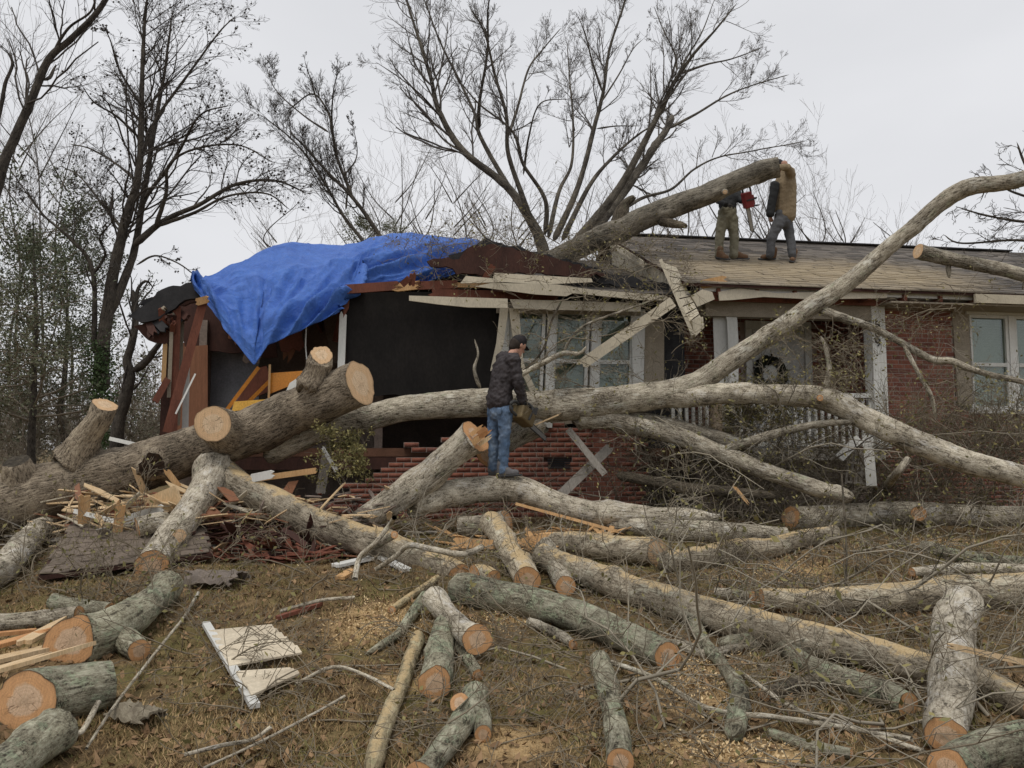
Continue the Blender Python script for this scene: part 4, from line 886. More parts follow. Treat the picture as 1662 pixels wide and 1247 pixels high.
# ================================================================ bare trees
def twigmat(name, a, b):
    g = NG(name); n = g.noise(g.co(), 9, 3); return g.out(g.mix(n, a, b), .9)
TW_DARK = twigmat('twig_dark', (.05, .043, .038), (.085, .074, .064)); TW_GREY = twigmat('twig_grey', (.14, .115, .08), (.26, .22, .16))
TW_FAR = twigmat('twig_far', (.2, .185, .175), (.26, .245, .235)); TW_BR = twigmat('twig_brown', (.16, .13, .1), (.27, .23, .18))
TRK_DARK = bark('bark_wet_dark', (.022, .019, .017), (.058, .051, .045), (.11, .098, .085), .1, (.07, .08, .05), .8, 0.0, .6)
def trunkmesh(name, paths, mat, parent, seed):
    """paths: [(points Nx3, radii)] joined into one woody frame"""
    Vs, Fs, As, o = [], [], [], 0
    for k, (C) in enumerate(paths):
        V, F, lc, _, _ = tube_geo(C, seed + k, .06, .6, max(.07, np.mean([c[3] for c in C]) * .5), (None, None))
        Vs.append(V); Fs.append(F + o); As.append(lc); o += len(V)
    return mk(name, np.vstack(Vs), np.vstack(Fs), mat, parent, True, {'lc': np.vstack(As)})
def bare_tree(label, limbs, Y, seed, lev=((14, .42), (6, .5), (5, .55), (3, .6)), tw=TW_DARK, trk=TRK_DARK, depth=1.6, zoom=(1, 0, 0), up=.06, balls=0, group=None, rmin=.004, wander=.16, name='bare_tree', t0=.3, ang=(22, 55), thin=1.0):
    """limbs: ([(x,y)...], d0, d1) with pixel widths; zoom=(scale,x0,y0) turns readings from an enlarged crop into pixels"""
    rng = np.random.default_rng(seed); paths = []; s, x0, y0 = zoom
    b = limbs[0][0][0]; base = W(b[0] / s + x0, b[1] / s + y0, Y)
    for li, (pl, d0, d1) in enumerate(limbs):
        k = (rng.random() - .5) * 2 * depth if li else 0.0; C = []
        for j, (x, y) in enumerate(pl):
            t = j / max(1, len(pl) - 1); YY = Y + k * t; c = W(x / s + x0, y / s + y0, YY); C.append([*c, thin * (d0 + (d1 - d0) * t ** .7) / s * YY / FPX / 2])
        paths.append(np.array(C))
    root = empty(name, (base[0], base[1], float(gz(base[0], base[1]))), label, 'tree', group)
    trunkmesh('trunk', paths, trk, root, seed)
    P, R = resample([p[:, :3] for p in paths], 14, [(p[0, 3], p[-1, 3]) for p in paths], .1, rng)
    L = np.linalg.norm(np.diff(P, axis=1), axis=2).sum(1); out_ = []
    for q, (c, ratio) in enumerate(lev):
        if q == 0:
            cc = np.maximum(2, (c * L / L.mean()).astype(int)); P, R = sprout(P, R, cc, ang, ratio, t0, 7, wander, up, .42, rmin, rng)
        else: P, R = sprout(P, R, c, (18, 45), ratio, .12, (0, 5, 3, 2)[q], wander * .9, up, .6, rmin, rng)
        R = np.minimum(R, (.02, .01, .0058, .0042)[q] * Y / 17.0)
        out_.append(tubes(P, R, 5 if q == 0 else 3))
    V, F = joinVF(out_); mk('crown', V, F, tw, root)
    if balls:
        idx = rng.integers(0, len(P), balls); c = P[idx, -1]; r = .022 + .012 * rng.random(balls)
        oc = np.array([(1, 0, 0), (-1, 0, 0), (0, 1, 0), (0, -1, 0), (0, 0, 1), (0, 0, -1)]); of = np.array([(0, 2, 4), (2, 1, 4), (1, 3, 4), (3, 0, 4), (2, 0, 5), (1, 2, 5), (3, 1, 5), (0, 3, 5)])
        VV = (c[:, None] + oc[None] * r[:, None, None]).reshape(-1, 3); FF = (of[None] + (np.arange(balls) * 6)[:, None, None]).reshape(-1, 3)
        tag(mk('seed_balls', VV, FF, tw, root), kind='stuff')
    return root
Z1 = (2.246, 600, 0)
bare_tree('wide-spreading bare grey tree rising behind the roof ridge', [
 ([(640, 960), (625, 890), (590, 810), (500, 680), (340, 550), (255, 410), (220, 270), (165, 100), (120, -40)], 70, 8),
 ([(270, 440), (190, 350), (110, 285), (20, 225)], 12, 3), ([(350, 560), (270, 510), (200, 420), (130, 400)], 14, 3),
 ([(590, 810), (470, 620), (400, 490), (385, 420), (340, 320), (260, 160), (195, -10)], 30, 6), ([(400, 470), (400, 380), (430, 180), (430, 40), (450, -60)], 22, 5),
 ([(600, 850), (565, 740), (505, 560), (498, 420), (455, 270), (420, 120), (360, 20)], 34, 7), ([(505, 500), (540, 390), (580, 250), (640, 170), (700, 100)], 18, 4),
 ([(640, 860), (640, 730), (560, 600), (520, 480), (400, 380), (330, 300)], 28, 5), ([(560, 640), (580, 500), (620, 380), (720, 360)], 14, 4),
 ([(650, 870), (690, 700), (735, 600), (742, 450), (730, 300), (720, 160)], 26, 4),
 ([(670, 880), (760, 680), (820, 460), (852, 330), (875, 180), (925, 20), (940, -60)], 34, 6), ([(850, 340), (810, 220), (785, 120), (750, 40)], 14, 3), ([(840, 380), (910, 270), (960, 180), (1000, 140)], 10, 3),
 ([(700, 880), (800, 680), (880, 580), (980, 490), (1050, 450)], 30, 6), ([(825, 470), (900, 460), (990, 460)], 10, 3),
 ([(730, 910), (900, 700), (990, 540), (1060, 400), (1110, 300), (1180, 200), (1260, 110), (1340, 10)], 50, 6), ([(1130, 270), (1230, 235), (1320, 215), (1430, 175)], 14, 4), ([(1120, 260), (1110, 190), (1070, 110), (1035, 20)], 13, 3), ([(1060, 420), (1140, 240), (1210, 120), (1260, -10)], 16, 3),
 ([(1090, 470), (1200, 410), (1300, 350), (1400, 310), (1530, 272)], 16, 4),
 ([(930, 760), (1000, 720), (1100, 690), (1180, 620), (1270, 575), (1400, 550), (1590, 515)], 20, 4),
 ([(760, 910), (860, 790), (940, 680), (1040, 535), (1090, 460), (1106, 420)], 60, 26)], 17.5, 11, ((14, .22), (6, .46), (4, .54), (2, .6)), depth=2.0, zoom=Z1, rmin=.0024, up=.07, thin=.78, t0=.4, wander=.11, tw=twigmat('twig_grey_dark', (.1, .09, .082), (.15, .138, .126)), trk=bark('bark_tree_grey', (.04, .035, .03), (.1, .09, .078), (.2, .185, .16), .15, (.12, .13, .09), .8, 0.0, .6))
Z2 = (2.2266, 0, 0)
bare_tree('tall dark sweetgum with seed balls left of the house', [
 ([(365, 1420), (375, 1240), (410, 990), (455, 790), (500, 640), (510, 440), (515, 240), (525, 40), (540, -20)], 60, 5),
 ([(385, 1150), (450, 1010), (490, 880), (530, 640), (570, 400), (600, 220), (620, 60)], 40, 6), ([(480, 890), (590, 800), (720, 740), (860, 665), (1000, 655), (1110, 700)], 28, 5), ([(560, 830), (600, 700), (610, 600), (700, 540), (860, 525), (990, 590)], 18, 4),
 ([(520, 720), (640, 560), (720, 420), (830, 380)], 16, 4), ([(500, 600), (560, 440), (680, 270), (790, 120), (850, 60)], 18, 3), ([(500, 660), (430, 600), (330, 540), (250, 520)], 14, 3), ([(505, 500), (420, 420), (340, 370), (290, 300)], 12, 3), ([(510, 380), (430, 250), (400, 150), (370, 90)], 10, 3), ([(470, 860), (370, 740), (290, 640), (220, 600)], 13, 3),
 ([(490, 960), (560, 925), (640, 950), (710, 1000)], 9, 4), ([(560, 820), (700, 770), (820, 710), (960, 700), (1050, 760)], 16, 4), ([(340, 1280), (335, 980), (250, 860), (160, 780), (90, 680)], 22, 5), ([(340, 990), (380, 920), (360, 860), (410, 790), (400, 700)], 12, 3)], 19.0, 23, ((16, .24), (6, .5), (4, .55), (1, .6)), depth=2.5, zoom=Z2, balls=1100, rmin=.003, up=.02)
bare_tree('big dark leaning trunk at the upper left corner', [
 ([(-130, 1300), (-70, 950), (0, 640), (60, 480), (110, 370), (175, 220), (250, 150), (330, 70), (395, -20), (440, -120)], 46, 16), ([(150, 290), (180, 280), (200, 235)], 18, 10), ([(190, 190), (250, 100), (330, 40), (350, -50)], 12, 6), ([(-40, 560), (0, 400), (20, 300), (45, 230), (22, 180)], 18, 9)], 14.0, 31, ((5, .22), (5, .5), (4, .55)), depth=.5, zoom=Z2, rmin=.0025)
bare_tree('slender bare tree leaning left behind the tarpaulin', [
 ([(1440, 1000), (1370, 850), (1270, 710), (1180, 620), (1110, 540), (1040, 470)], 22, 5), ([(1360, 960), (1310, 870), (1240, 780), (1190, 690), (1120, 580), (1050, 500), (950, 420)], 18, 4), ([(1275, 715), (1215, 560), (1190, 420), (1130, 340), (1040, 400)], 14, 4), ([(1215, 560), (1200, 440), (1205, 330), (1225, 250)], 10, 3), ([(1190, 480), (1100, 420), (1000, 330), (960, 240)], 9, 2), ([(1250, 760), (1255, 660), (1230, 560)], 9, 4), ([(1150, 380), (1120, 280), (1100, 220)], 7, 2), ([(1240, 640), (1290, 560), (1270, 430)], 8, 2)], 22.0, 41, ((14, .22), (6, .5), (5, .55), (2, .6)), depth=1.5, zoom=Z2, rmin=.0035, up=.1, tw=TW_DARK)
bare_tree('short twisted dark tree beside the wrecked house corner', [([(185, 770), (192, 690), (205, 640), (212, 610), (206, 585), (214, 555), (220, 520), (216, 470)], 24, 9), ([(214, 605), (236, 588), (248, 572), (262, 548), (250, 500)], 15, 7), ([(222, 500), (224, 470), (238, 456), (250, 470)], 8, 3)], 14.5, 53, ((5, .3), (4, .5)), depth=.4)
# thin far trees behind the house and at the right edge
FARLB = ['thin distant tree over the middle of the tarpaulin', 'thin distant tree right of the one over the tarpaulin middle', 'thin distant tree above the right end of the tarpaulin', 'thin distant tree above the torn roof felt', 'thin distant tree just left of the big spreading tree base', 'thin distant tree beside the small pine crown', 'thin distant tree behind the raised limb left of the men', 'thin distant tree behind the person in olive trousers', 'thin distant tree seen between the two men on the roof', 'thin distant tree behind the person in the tan jacket', 'thin distant tree just right of the men on the roof', 'second thin distant tree right of the men on the roof', 'thin distant tree right of the big spreading tree base', 'tall thin tree behind the leaning trunk at upper left', 'thin tree behind the left edge cedar, half hidden', 'thin tree between the leaning trunk and the sweetgum', 'thin distant tree above the middle of the raised limb', 'thin distant tree above the left end of the tarpaulin', 'thin distant tree behind the rising grey limb at right', 'low thin tree at the very left edge of the woods']
for k, (x, top, Y) in enumerate([(640, 250, 40), (690, 290, 44), (735, 255, 38), (790, 300, 42), (840, 285, 46), (585, 300, 48), (1110, 260, 36), (1165, 290, 40), (1215, 300, 44), (1250, 285, 38), (1320, 310, 42), (1370, 340, 46), (960, 300, 44), (60, 60, 34), (30, 150, 38), (110, 200, 40), (1045, 250, 42), (450, 330, 48), (1460, 360, 50), (20, 300, 30)]):
    h = 440 - top; r = np.random.default_rng(100 + k)
    ls = [([(x, 740), (x + r.normal() * 6, 560), (x + r.normal() * 10, 430), (x + r.normal() * 16, 440 - h * .5), (x + r.normal() * 22, top)], 6, 1)]
    for j in range(5):
        y = 460 - h * r.random() * .7; sx = r.choice([-1, 1]) * (.25 + .3 * r.random()) * h * .7; ls.append(([(x, y), (x + sx * .5, y - h * .2), (x + sx, y - h * (.35 + .2 * r.random()))], 2.6, .8))
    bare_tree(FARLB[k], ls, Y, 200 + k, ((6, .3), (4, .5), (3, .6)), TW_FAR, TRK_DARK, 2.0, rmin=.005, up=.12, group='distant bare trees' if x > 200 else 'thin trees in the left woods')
bare_tree('bare twiggy tree top at the right edge above the roof', [([(1760, 560), (1740, 420), (1700, 330), (1665, 270), (1650, 230)], 10, 3), ([(1720, 360), (1660, 360), (1600, 350), (1550, 335)], 7, 2), ([(1700, 330), (1640, 310), (1610, 290), (1590, 330)], 5, 2), ([(1730, 400), (1650, 390), (1560, 395), (1530, 380)], 6, 2)], 12.5, 71, ((10, .24), (5, .5), (4, .55)), TW_DARK, TRK_DARK, 1.0, rmin=.003, up=-.03, wander=.25)
# ---------- evergreens
def needles(name, centres, rad, n, mat, parent, size, rng, droop=.0):
    """leafy sprays around branch points"""
    idx = rng.integers(0, len(centres), n); c = centres[idx] + rng.normal(size=(n, 3)) * rad
    d = unit(rng.normal(size=(n, 3)) + np.array([0, 0, -droop])) * size * (.5 + rng.random((n, 1))); e = unit(np.cross(d, rng.normal(size=(n, 3)))) * size * .28
    V = np.stack([c - e * .4, c + d * .5 - e, c + d, c + d * .5 + e], 1).reshape(-1, 3)
    return mk(name, V, np.arange(len(V)).reshape(-1, 4), mat, parent)
def evergreen(label, x, top, base, spread, Y, seed, mat, n=26000, group=None):
    rng = np.random.default_rng(seed); h = base - top
    b = W(x, base, Y); root = empty('cedar_tree', (b[0], b[1], float(gz(b[0], b[1]))), label, 'tree', group)
    C = [[*W(x + rng.normal() * 3, base - h * t, Y), (13 - 11 * t) * Y / FPX / 2] for t in np.linspace(-.1, 1, 7)]
    trunkmesh('trunk', [np.array(C)], TRK_DARK, root, seed)
    P, R = resample([np.array(C)[:, :3]], 20, [(.1, .02)], 0, rng)
    P, R = sprout(P, R, 46, (55, 95), .34 * spread, .25, 6, .14, .02, .4, .008, rng); o1 = tubes(P, R, 4)
    P2, R2 = sprout(P, R, 7, (30, 60), .4, .25, 4, .2, .0, .6, .005, rng); o2 = tubes(P2, R2, 3)
    V, F = joinVF([o1, o2]); mk('branches', V, F, TW_BR, root)
    needles('foliage', P2[:, 1:].reshape(-1, 3), .1, int(n * 2.4), mat, root, .075, rng)
def leafmat(name, a, b):
    g = NG(name); k = g.geo('Random Per Island'); return g.out(g.mix(k, a, b), .8)
CED = leafmat('cedar_green', (.07, .085, .05), (.16, .18, .115)); CED2 = leafmat('cedar_olive', (.085, .095, .056), (.185, .19, .12))
evergreen('dark green cedar at the left edge, tallest of the evergreens', 55, 350, 760, 1.15, 20, 5, CED, 7000)
evergreen('thin cedar with sparse lower branches left of the twin trunks', 105, 420, 770, .95, 23, 6, CED, 5000)
evergreen('cedar cropped by the left edge of the picture', -30, 380, 770, 1.2, 18, 8, CED2, 4500)
evergreen('small pine crown peeking over the tarpaulin', 606, 372, 760, .5, 34, 9, CED2, 7000)
# ivy on the sweetgum trunk
ip = np.array([W(163 + 4 * math.sin(i), 720 - i * 9, 18.8) for i in range(18)])
tag(needles('ivy', ip, .13, 1500, leafmat('ivy_green', (.03, .055, .02), (.08, .12, .05)), None, .09, np.random.default_rng(4)), 'green ivy climbing the sweetgum trunk at left', 'ivy')
# thicket closing the view at the left: a far wood that reads as one mass
rng = np.random.default_rng(12); n = 300
xs = rng.uniform(-60, 340, n); Ys = rng.uniform(21, 42, n)
base_ = np.array([W(x, 735, Y) for x, Y in zip(xs, Ys)]); base_[:, 2] = .6
hh = rng.uniform(1.2, 3.6, n)
P = base_[:, None] + np.stack([np.cumsum(rng.normal(size=(n, 6)) * .12, 1), np.cumsum(rng.normal(size=(n, 6)) * .12, 1), np.linspace(0, 1, 6)[None] * hh[:, None]], -1); R = np.linspace(.02, .006, 6)[None].repeat(n, 0)
o0 = tubes(P, R, 3); P1, R1 = sprout(P, R, 8, (25, 70), .45, .1, 3, .25, .1, .6, .006, rng); o1 = tubes(P1, R1, 3); P2, R2 = sprout(P1, R1, 4, (25, 60), .5, .2, 2, .25, .05, .6, .006, rng)
V, F = joinVF([o0, o1, tubes(P2, R2, 3)])
th = tag(mk('thicket', V, F, TW_BR), 'brown tangle of undergrowth along the field edge at left', 'thicket', kind='stuff')
needles('foliage', P2[:, 1:].reshape(-1, 3), .15, 16000, leafmat('thicket_leaf', (.14, .135, .095), (.26, .24, .175)), th, .12, rng)
n = 60; xs = rng.uniform(-900, 1900, n); Ys = rng.uniform(60, 75, n)
base_ = np.array([W(x, 735, Y) for x, Y in zip(xs, Ys)]); base_[:, 2] = .6; hh = rng.uniform(4, 9, n)
P = base_[:, None] + np.stack([np.cumsum(rng.normal(size=(n, 6)) * .3, 1), np.cumsum(rng.normal(size=(n, 6)) * .3, 1), np.linspace(0, 1, 6)[None] * hh[:, None]], -1); R = np.linspace(.09, .02, 6)[None].repeat(n, 0)
o0 = tubes(P, R, 3); P1, R1 = sprout(P, R, 9, (25, 60), .4, .2, 3, .2, .1, .6, .015, rng); P2, R2 = sprout(P1, R1, 5, (25, 60), .5, .2, 2, .2, .05, .6, .012, rng)
V, F = joinVF([o0, tubes(P1, R1, 3), tubes(P2, R2, 3)])
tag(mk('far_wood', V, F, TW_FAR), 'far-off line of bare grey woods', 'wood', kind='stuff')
# ================================================================ brush, twigs, grass, litter
LEAF = leafmat('oak_leaf_olive', (.12, .115, .045), (.27, .235, .1))
TW_BRUSH = twigmat('twig_brush', (.075, .063, .045), (.17, .145, .11))  # darkened tone: the brush's deep shade is put into the twig colour
TW_PALE = twigmat('twig_pale', (.2, .175, .13), (.36, .325, .26))
def brush(label, starts, L, r0, seed, lev=((6, .5), (4, .5)), up=.0, mat=TW_GREY, leaves=0, name='brush', flat=.5, leafsize=.045):
    """an uncountable tangle: arcs from given points, branching"""
    rng = np.random.default_rng(seed); n = len(starts); d = rng.normal(size=(n, 3)); d[:, 2] = np.abs(d[:, 2]) * flat + .15; d = unit(d)
    p = np.asarray(starts, float); pts = [p]; l = L * (.5 + rng.random((n, 1))) / 7
    for j in range(7):
        d = unit(d + .2 * rng.normal(size=(n, 3)) + np.array([0, 0, -.1 + up])); q = pts[-1] + d * l
        fl = gz(q[:, 0], q[:, 1]) + .015; q[:, 2] = np.maximum(q[:, 2], fl); pts.append(q)
    P = np.stack(pts, 1); R = r0 * (.5 + rng.random((n, 1))) * np.linspace(1, .35, 8)[None]
    o = [tubes(P, R, 4)]
    for c, ra in lev:
        P, R = sprout(P, R, c, (25, 65), ra, .15, 4, .24, up * .5 - .02, .6, .0022, rng)
        fl = gz(P[..., 0], P[..., 1]) + .008; P[..., 2] = np.maximum(P[..., 2], fl); o.append(tubes(P, R, 3))
    V, F = joinVF(o); ob = mk(name, V, F, mat); tag(ob, label, 'brush', kind='stuff')
    if leaves: needles('foliage', P[:, -2:].reshape(-1, 3), .03, leaves, LEAF, ob, leafsize, rng)
    return ob
def gpts(n, x0, x1, y0, y1, seed, z=0.0):
    r = np.random.default_rng(seed); return Gm(r.uniform(x0, x1, n), r.uniform(y0, y1, n))
def hpts(n, x0, x1, y0, y1, Y0, Y1, seed):
    r = np.random.default_rng(seed); return np.array([W(r.uniform(x0, x1), r.uniform(y0, y1), r.uniform(Y0, Y1)) for _ in range(n)])
brush('grey tangle of broken twigs piled before the porch', np.vstack([gpts(100, 990, 1720, 839, 851, 1), hpts(105, 1020, 1720, 735, 815, 10.6, 11.4, 2)]), 1.05, .009, 3, ((6, .5), (5, .5)), .05, TW_BRUSH, 3800, flat=.9)
brush('leafy twigs tangled along the limb fork before the windows', hpts(52, 850, 1090, 450, 640, 10.6, 11.1, 5), .75, .006, 6, ((6, .55), (4, .5)), .0, TW_GREY, 700, flat=.3)
brush('twiggy spray hanging over the porch railing', np.vstack([hpts(26, 1300, 1400, 560, 640, 10.2, 10.8, 7), hpts(16, 1450, 1662, 440, 690, 10.2, 10.6, 8)]), .75, .006, 9, ((7, .55), (4, .5)), .0, TW_GREY, 900)
brush('thin twigs and leaves over the crushed roof edge', hpts(95, 650, 1060, 385, 460, 11.4, 12.8, 10), .8, .006, 11, ((6, .55), (4, .5)), .0, TW_GREY, 900)
brush('dense twigs in front of the right wall and over the fallen limb', np.vstack([gpts(70, 1250, 1720, 840, 851, 51), hpts(50, 1400, 1720, 720, 800, 10.5, 11.3, 52), hpts(46, 1440, 1720, 690, 760, 11.0, 11.8, 56), hpts(30, 1060, 1400, 720, 780, 11.0, 11.6, 57)]), 1.0, .006, 53, ((7, .5), (4, .5)), .05, TW_GREY, 2200, flat=.9)
brush('upright wispy twigs among the logs of the right yard', gpts(60, 1100, 1690, 885, 1010, 54), .8, .005, 55, ((6, .5), (4, .5)), .05, TW_BRUSH, 600, flat=.7)
brush('low web of grey twigs in the lower right foreground', gpts(95, 860, 1662, 960, 1240, 12), 1.0, .0055, 13, ((5, .5), (4, .5)), .02, TW_GREY, 500, flat=.45)
brush('scattered twigs on the grass at the bottom centre', gpts(70, 300, 900, 1050, 1240, 14), .7, .005, 15, ((5, .5), (3, .5)), .0, TW_GREY, 150, flat=.25)
brush('twigs and leaves over the debris at the left', gpts(70, 0, 330, 860, 1010, 16), .8, .006, 17, ((6, .5), (4, .5)), .02, TW_GREY, 900, flat=.6)
brush('fine twigs among the logs under the man', gpts(110, 420, 1000, 850, 960, 18), .7, .006, 19, ((5, .5), (3, .5)), .02, TW_GREY, 250, flat=.5)
brush('green mistletoe-like clump hanging under the trunk', hpts(24, 530, 590, 715, 765, 9.8, 10.2, 20), .22, .004, 21, ((5, .6),), .0, TW_GREY, 2600, flat=.3, leafsize=.04)
brush('dark shrub squeezed against the porch rail', hpts(30, 1180, 1260, 660, 705, 11.2, 11.45, 22), .5, .006, 23, ((6, .5), (3, .5)), .1, TW_DARK, 2500, 'shrub', .9, .05)
brush('pale broken branches tangled through the logs at right', np.vstack([gpts(34, 1050, 1690, 865, 1000, 61), gpts(26, 900, 1662, 1020, 1200, 62)]), 1.5, .011, 63, ((5, .45), (4, .45)), .02, TW_PALE, 700, flat=.4)
brush('pale snapped branches heaped before the porch and right wall', np.vstack([gpts(30, 1020, 1720, 838, 850, 64), hpts(34, 1040, 1720, 690, 800, 10.6, 11.3, 65)]), 1.5, .012, 66, ((6, .45), (4, .45)), .03, TW_PALE, 1200, flat=.7)
brush('pale twigs poking through the logs below the man', gpts(26, 560, 1000, 850, 930, 67), 1.0, .009, 68, ((4, .45), (3, .45)), .03, TW_PALE, 200, flat=.5)
# dead grass blades
rng = np.random.default_rng(33); n = 150000
yy = 3.4 + (rng.random(n) ** 1.6) * 7.6; xx = (rng.random(n) * 2 - 1) * (yy * .68 + .3)
keep = rng.random(n) < np.clip(.75 + .9 * fbm(np.stack([xx * 1.7, yy * 1.7, xx * 0 + 6], -1), 2), .12, 1); xx = xx[keep]; yy = yy[keep]; n = len(xx)
zz = gz(xx, yy); Lb = .028 + .05 * rng.random(n); a = rng.random(n) * 6.283; lean = .5 + .9 * rng.random(n)
d = np.stack([np.cos(a) * lean, np.sin(a) * lean, np.ones(n) * .75], -1); d = unit(d) * Lb[:, None]
e = np.stack([-np.sin(a), np.cos(a), np.zeros(n)], -1) * (.0018 + .0016 * rng.random((n, 1))) * (1 + yy[:, None] * .1); b = np.stack([xx, yy, zz - .004], -1)
V = np.stack([b - e, b + e, b + d], 1).reshape(-1, 3)
g = NG('dead_grass_blades'); k = g.attrf('tone'); c = g.ramp(k, [(0, (.085, .055, .027)), (.45, (.22, .145, .068)), (.8, (.4, .285, .15)), (.88, (.15, .14, .048)), (1, (.22, .2, .075))])
patch = np.clip(fbm(np.stack([xx * 1.1, yy * 1.1, xx * 0], -1), 2) * .55 + .12, 0, 1)
lum = fbm(np.stack([xx * 2.3, yy * 2.3, xx * 0 + 11], -1), 2) * .28
tone = np.where(rng.random(n) < patch * .8, .85 + .15 * rng.random(n), np.clip(rng.random(n) * .7 + .1 + lum, 0, .8))
tag(mk('grass', V, np.arange(n * 3).reshape(-1, 3), g.out(c, .9), None, False, {'tone': np.repeat(tone, 3)}), 'short dead brown grass of the yard', 'grass', kind='stuff')
# wood chips, dead leaves and bark crumbs
def flakes(name, label, pos, size, mat, seed, thin=.5):
    rng = np.random.default_rng(seed); n = len(pos); a = rng.random(n) * 6.283; s = size * (.4 + rng.random(n))
    u = np.stack([np.cos(a), np.sin(a), .5 * rng.normal(size=n)], -1) * s[:, None]; v = np.stack([-np.sin(a), np.cos(a), .5 * rng.normal(size=n)], -1) * s[:, None] * thin
    c = pos + np.array([0, 0, 1.0]) * (size * .5)
    up_ = np.array([0, 0, 1.0]) * (s * .25)[:, None]
    V = np.stack([c - u, c - v - up_, c + u + up_, c + v], 1).reshape(-1, 3)
    return tag(mk(name, V, np.arange(n * 4).reshape(-1, 4), mat), label, name.replace('_', ' '), kind='stuff')
n = 5000; yy = 3.4 + rng.random(n) ** 1.4 * 7; xx = (rng.random(n) * 2 - 1) * (yy * .68); pos = np.stack([xx, yy, gz(xx, yy)], -1)
flakes('dead_leaves', 'fallen brown leaves strewn over the yard', pos, .03, leafmat('dead_leaf', (.12, .07, .035), (.34, .22, .12)), 41)
cp = np.vstack([Gm(x + rng.normal(size=k) * rx, np.clip(y + rng.normal(size=k) * ry, 845, 1260)) for x, y, rx, ry, k in [(620, 1010, 40, 22, 800), (1130, 1090, 40, 30, 800), (1290, 925, 50, 16, 700), (830, 1000, 40, 20, 500), (1200, 1220, 60, 14, 500), (1550, 880, 60, 10, 300), (450, 900, 120, 15, 300), (900, 880, 120, 20, 500)]])
flakes('wood_chips', 'pale saw chips scattered around the cut logs', cp + np.array([0, 0, .012]), .011, leafmat('chip', (.45, .3, .14), (.72, .56, .33)), 42)
# ================================================================ debris: boards, panels, loose pieces
def piece(name, label, cat, V, F, mat, group=None): 
    return tag(mk(name, V, F, mat), label, cat, group)
def board(name, label, p0, p1, wd, th, mat, j0=0.0, j1=0.0, side=None, cat='board', group='loose boards and splinters'):
    q, e = splinter(p0, p1, wd, th, side, j0, j1); o = MB().prism(q, e).build(name, mat); return tag(o, label, cat, group)
GREYW = plain('weathered_grey_board', (.36, .33, .29), (.27, .25, .22), 6, .85, (1, 1, .3), .2)
board('board', 'long pale board leaning up under the hanging rake, splintered at its foot', W(948, 589, 11.0), W(1092, 490, 11.1), .15, .025, CREAM, .3, .0)
board('board', 'grey board crossing on top of another below the windows', W(922, 697, 10.9), W(982, 770, 10.75), .09, .03, GREYW)
board('board', 'grey board propped behind its crossed neighbour below the windows', W(905, 808, 10.9), W(988, 728, 11.05), .13, .03, GREYW, .0, .05)
board('board', 'short white board standing in the brush near the lattice', W(1362, 744, 10.7), W(1394, 712, 10.8), .12, .03, WHITE)
board('post', 'leaning white porch post fallen into the brush', W(1415, 790, 10.7), W(1408, 708, 10.85), .13, .1, WHITE, cat='post')
board('board', 'thin white strip sticking out behind the cut stump', W(178, 712, 10.6), W(222, 722, 10.5), .05, .02, WHITE)
lat = empty('lattice_panel', W(1393, 780, 10.75), 'broken grey lattice panel leaning by the fallen porch post', 'lattice')
for i in range(5):
    x = 1376 + i * 8; MB().add(beam(W(x - 3, 786, 10.8), W(x + 4, 716, 10.9), .03, .012), BOXF).build('slat', GREYW, lat)
for i in range(4): MB().add(beam(W(1374, 734 + i * 16, 10.78), W(1412, 738 + i * 16, 10.78), .028, .012), BOXF).build('slat', GREYW, lat)
# drawers / shelf unit pushed out of the room
fur = empty('broken_dresser', W(430, 660, 10.9), 'smashed orange varnished dresser in the open room under the tarpaulin', 'dresser')
def fb(name, pts, Y, th, mat): MB().prism([W(x, y, Y) for x, y in pts], np.array([0, th, 0])).build(name, mat, fur)
fb('front_panel', [(436, 606), (492, 602), (482, 622), (436, 640)], 11.0, .03, ORANGE)
fb('drawer_front', [(380, 652), (436, 648), (440, 660), (376, 668)], 10.9, .03, YELLOW)
fb('side_panel', [(416, 598), (432, 594), (436, 606), (436, 636), (396, 652), (378, 662)], 11.3, .02, STUD)
MB().add(beam(W(366, 668, 10.95), W(420, 596, 11.0), .05, .05), BOXF).build('rail', ORANGE, fur)
MB().add(beam(W(404, 652, 11.1), W(438, 618, 11.1), .05, .03), BOXF).build('rail', ORANGE, fur)
MB().add(beam(W(436, 656, 10.96), W(438, 592, 10.96), .03, .03), BOXF).build('rail', RAW, fur)
fb('drawer_bottom', [(470, 622), (494, 606), (500, 612), (480, 632), (462, 640)], 10.8, .02, WHITE)
# electric cable dangling
pl = catmull([W(498, 520, 11.3), W(496, 560, 11.3), W(498, 590, 11.25), (W(495, 625, 11.2))], 14); V, F = tubes(pl[None], np.full((1, 14), .009), 5)
piece('cable', 'pale cable dangling from the tarpaulin beside the cut trunk', 'cable', V, F, WHITE)
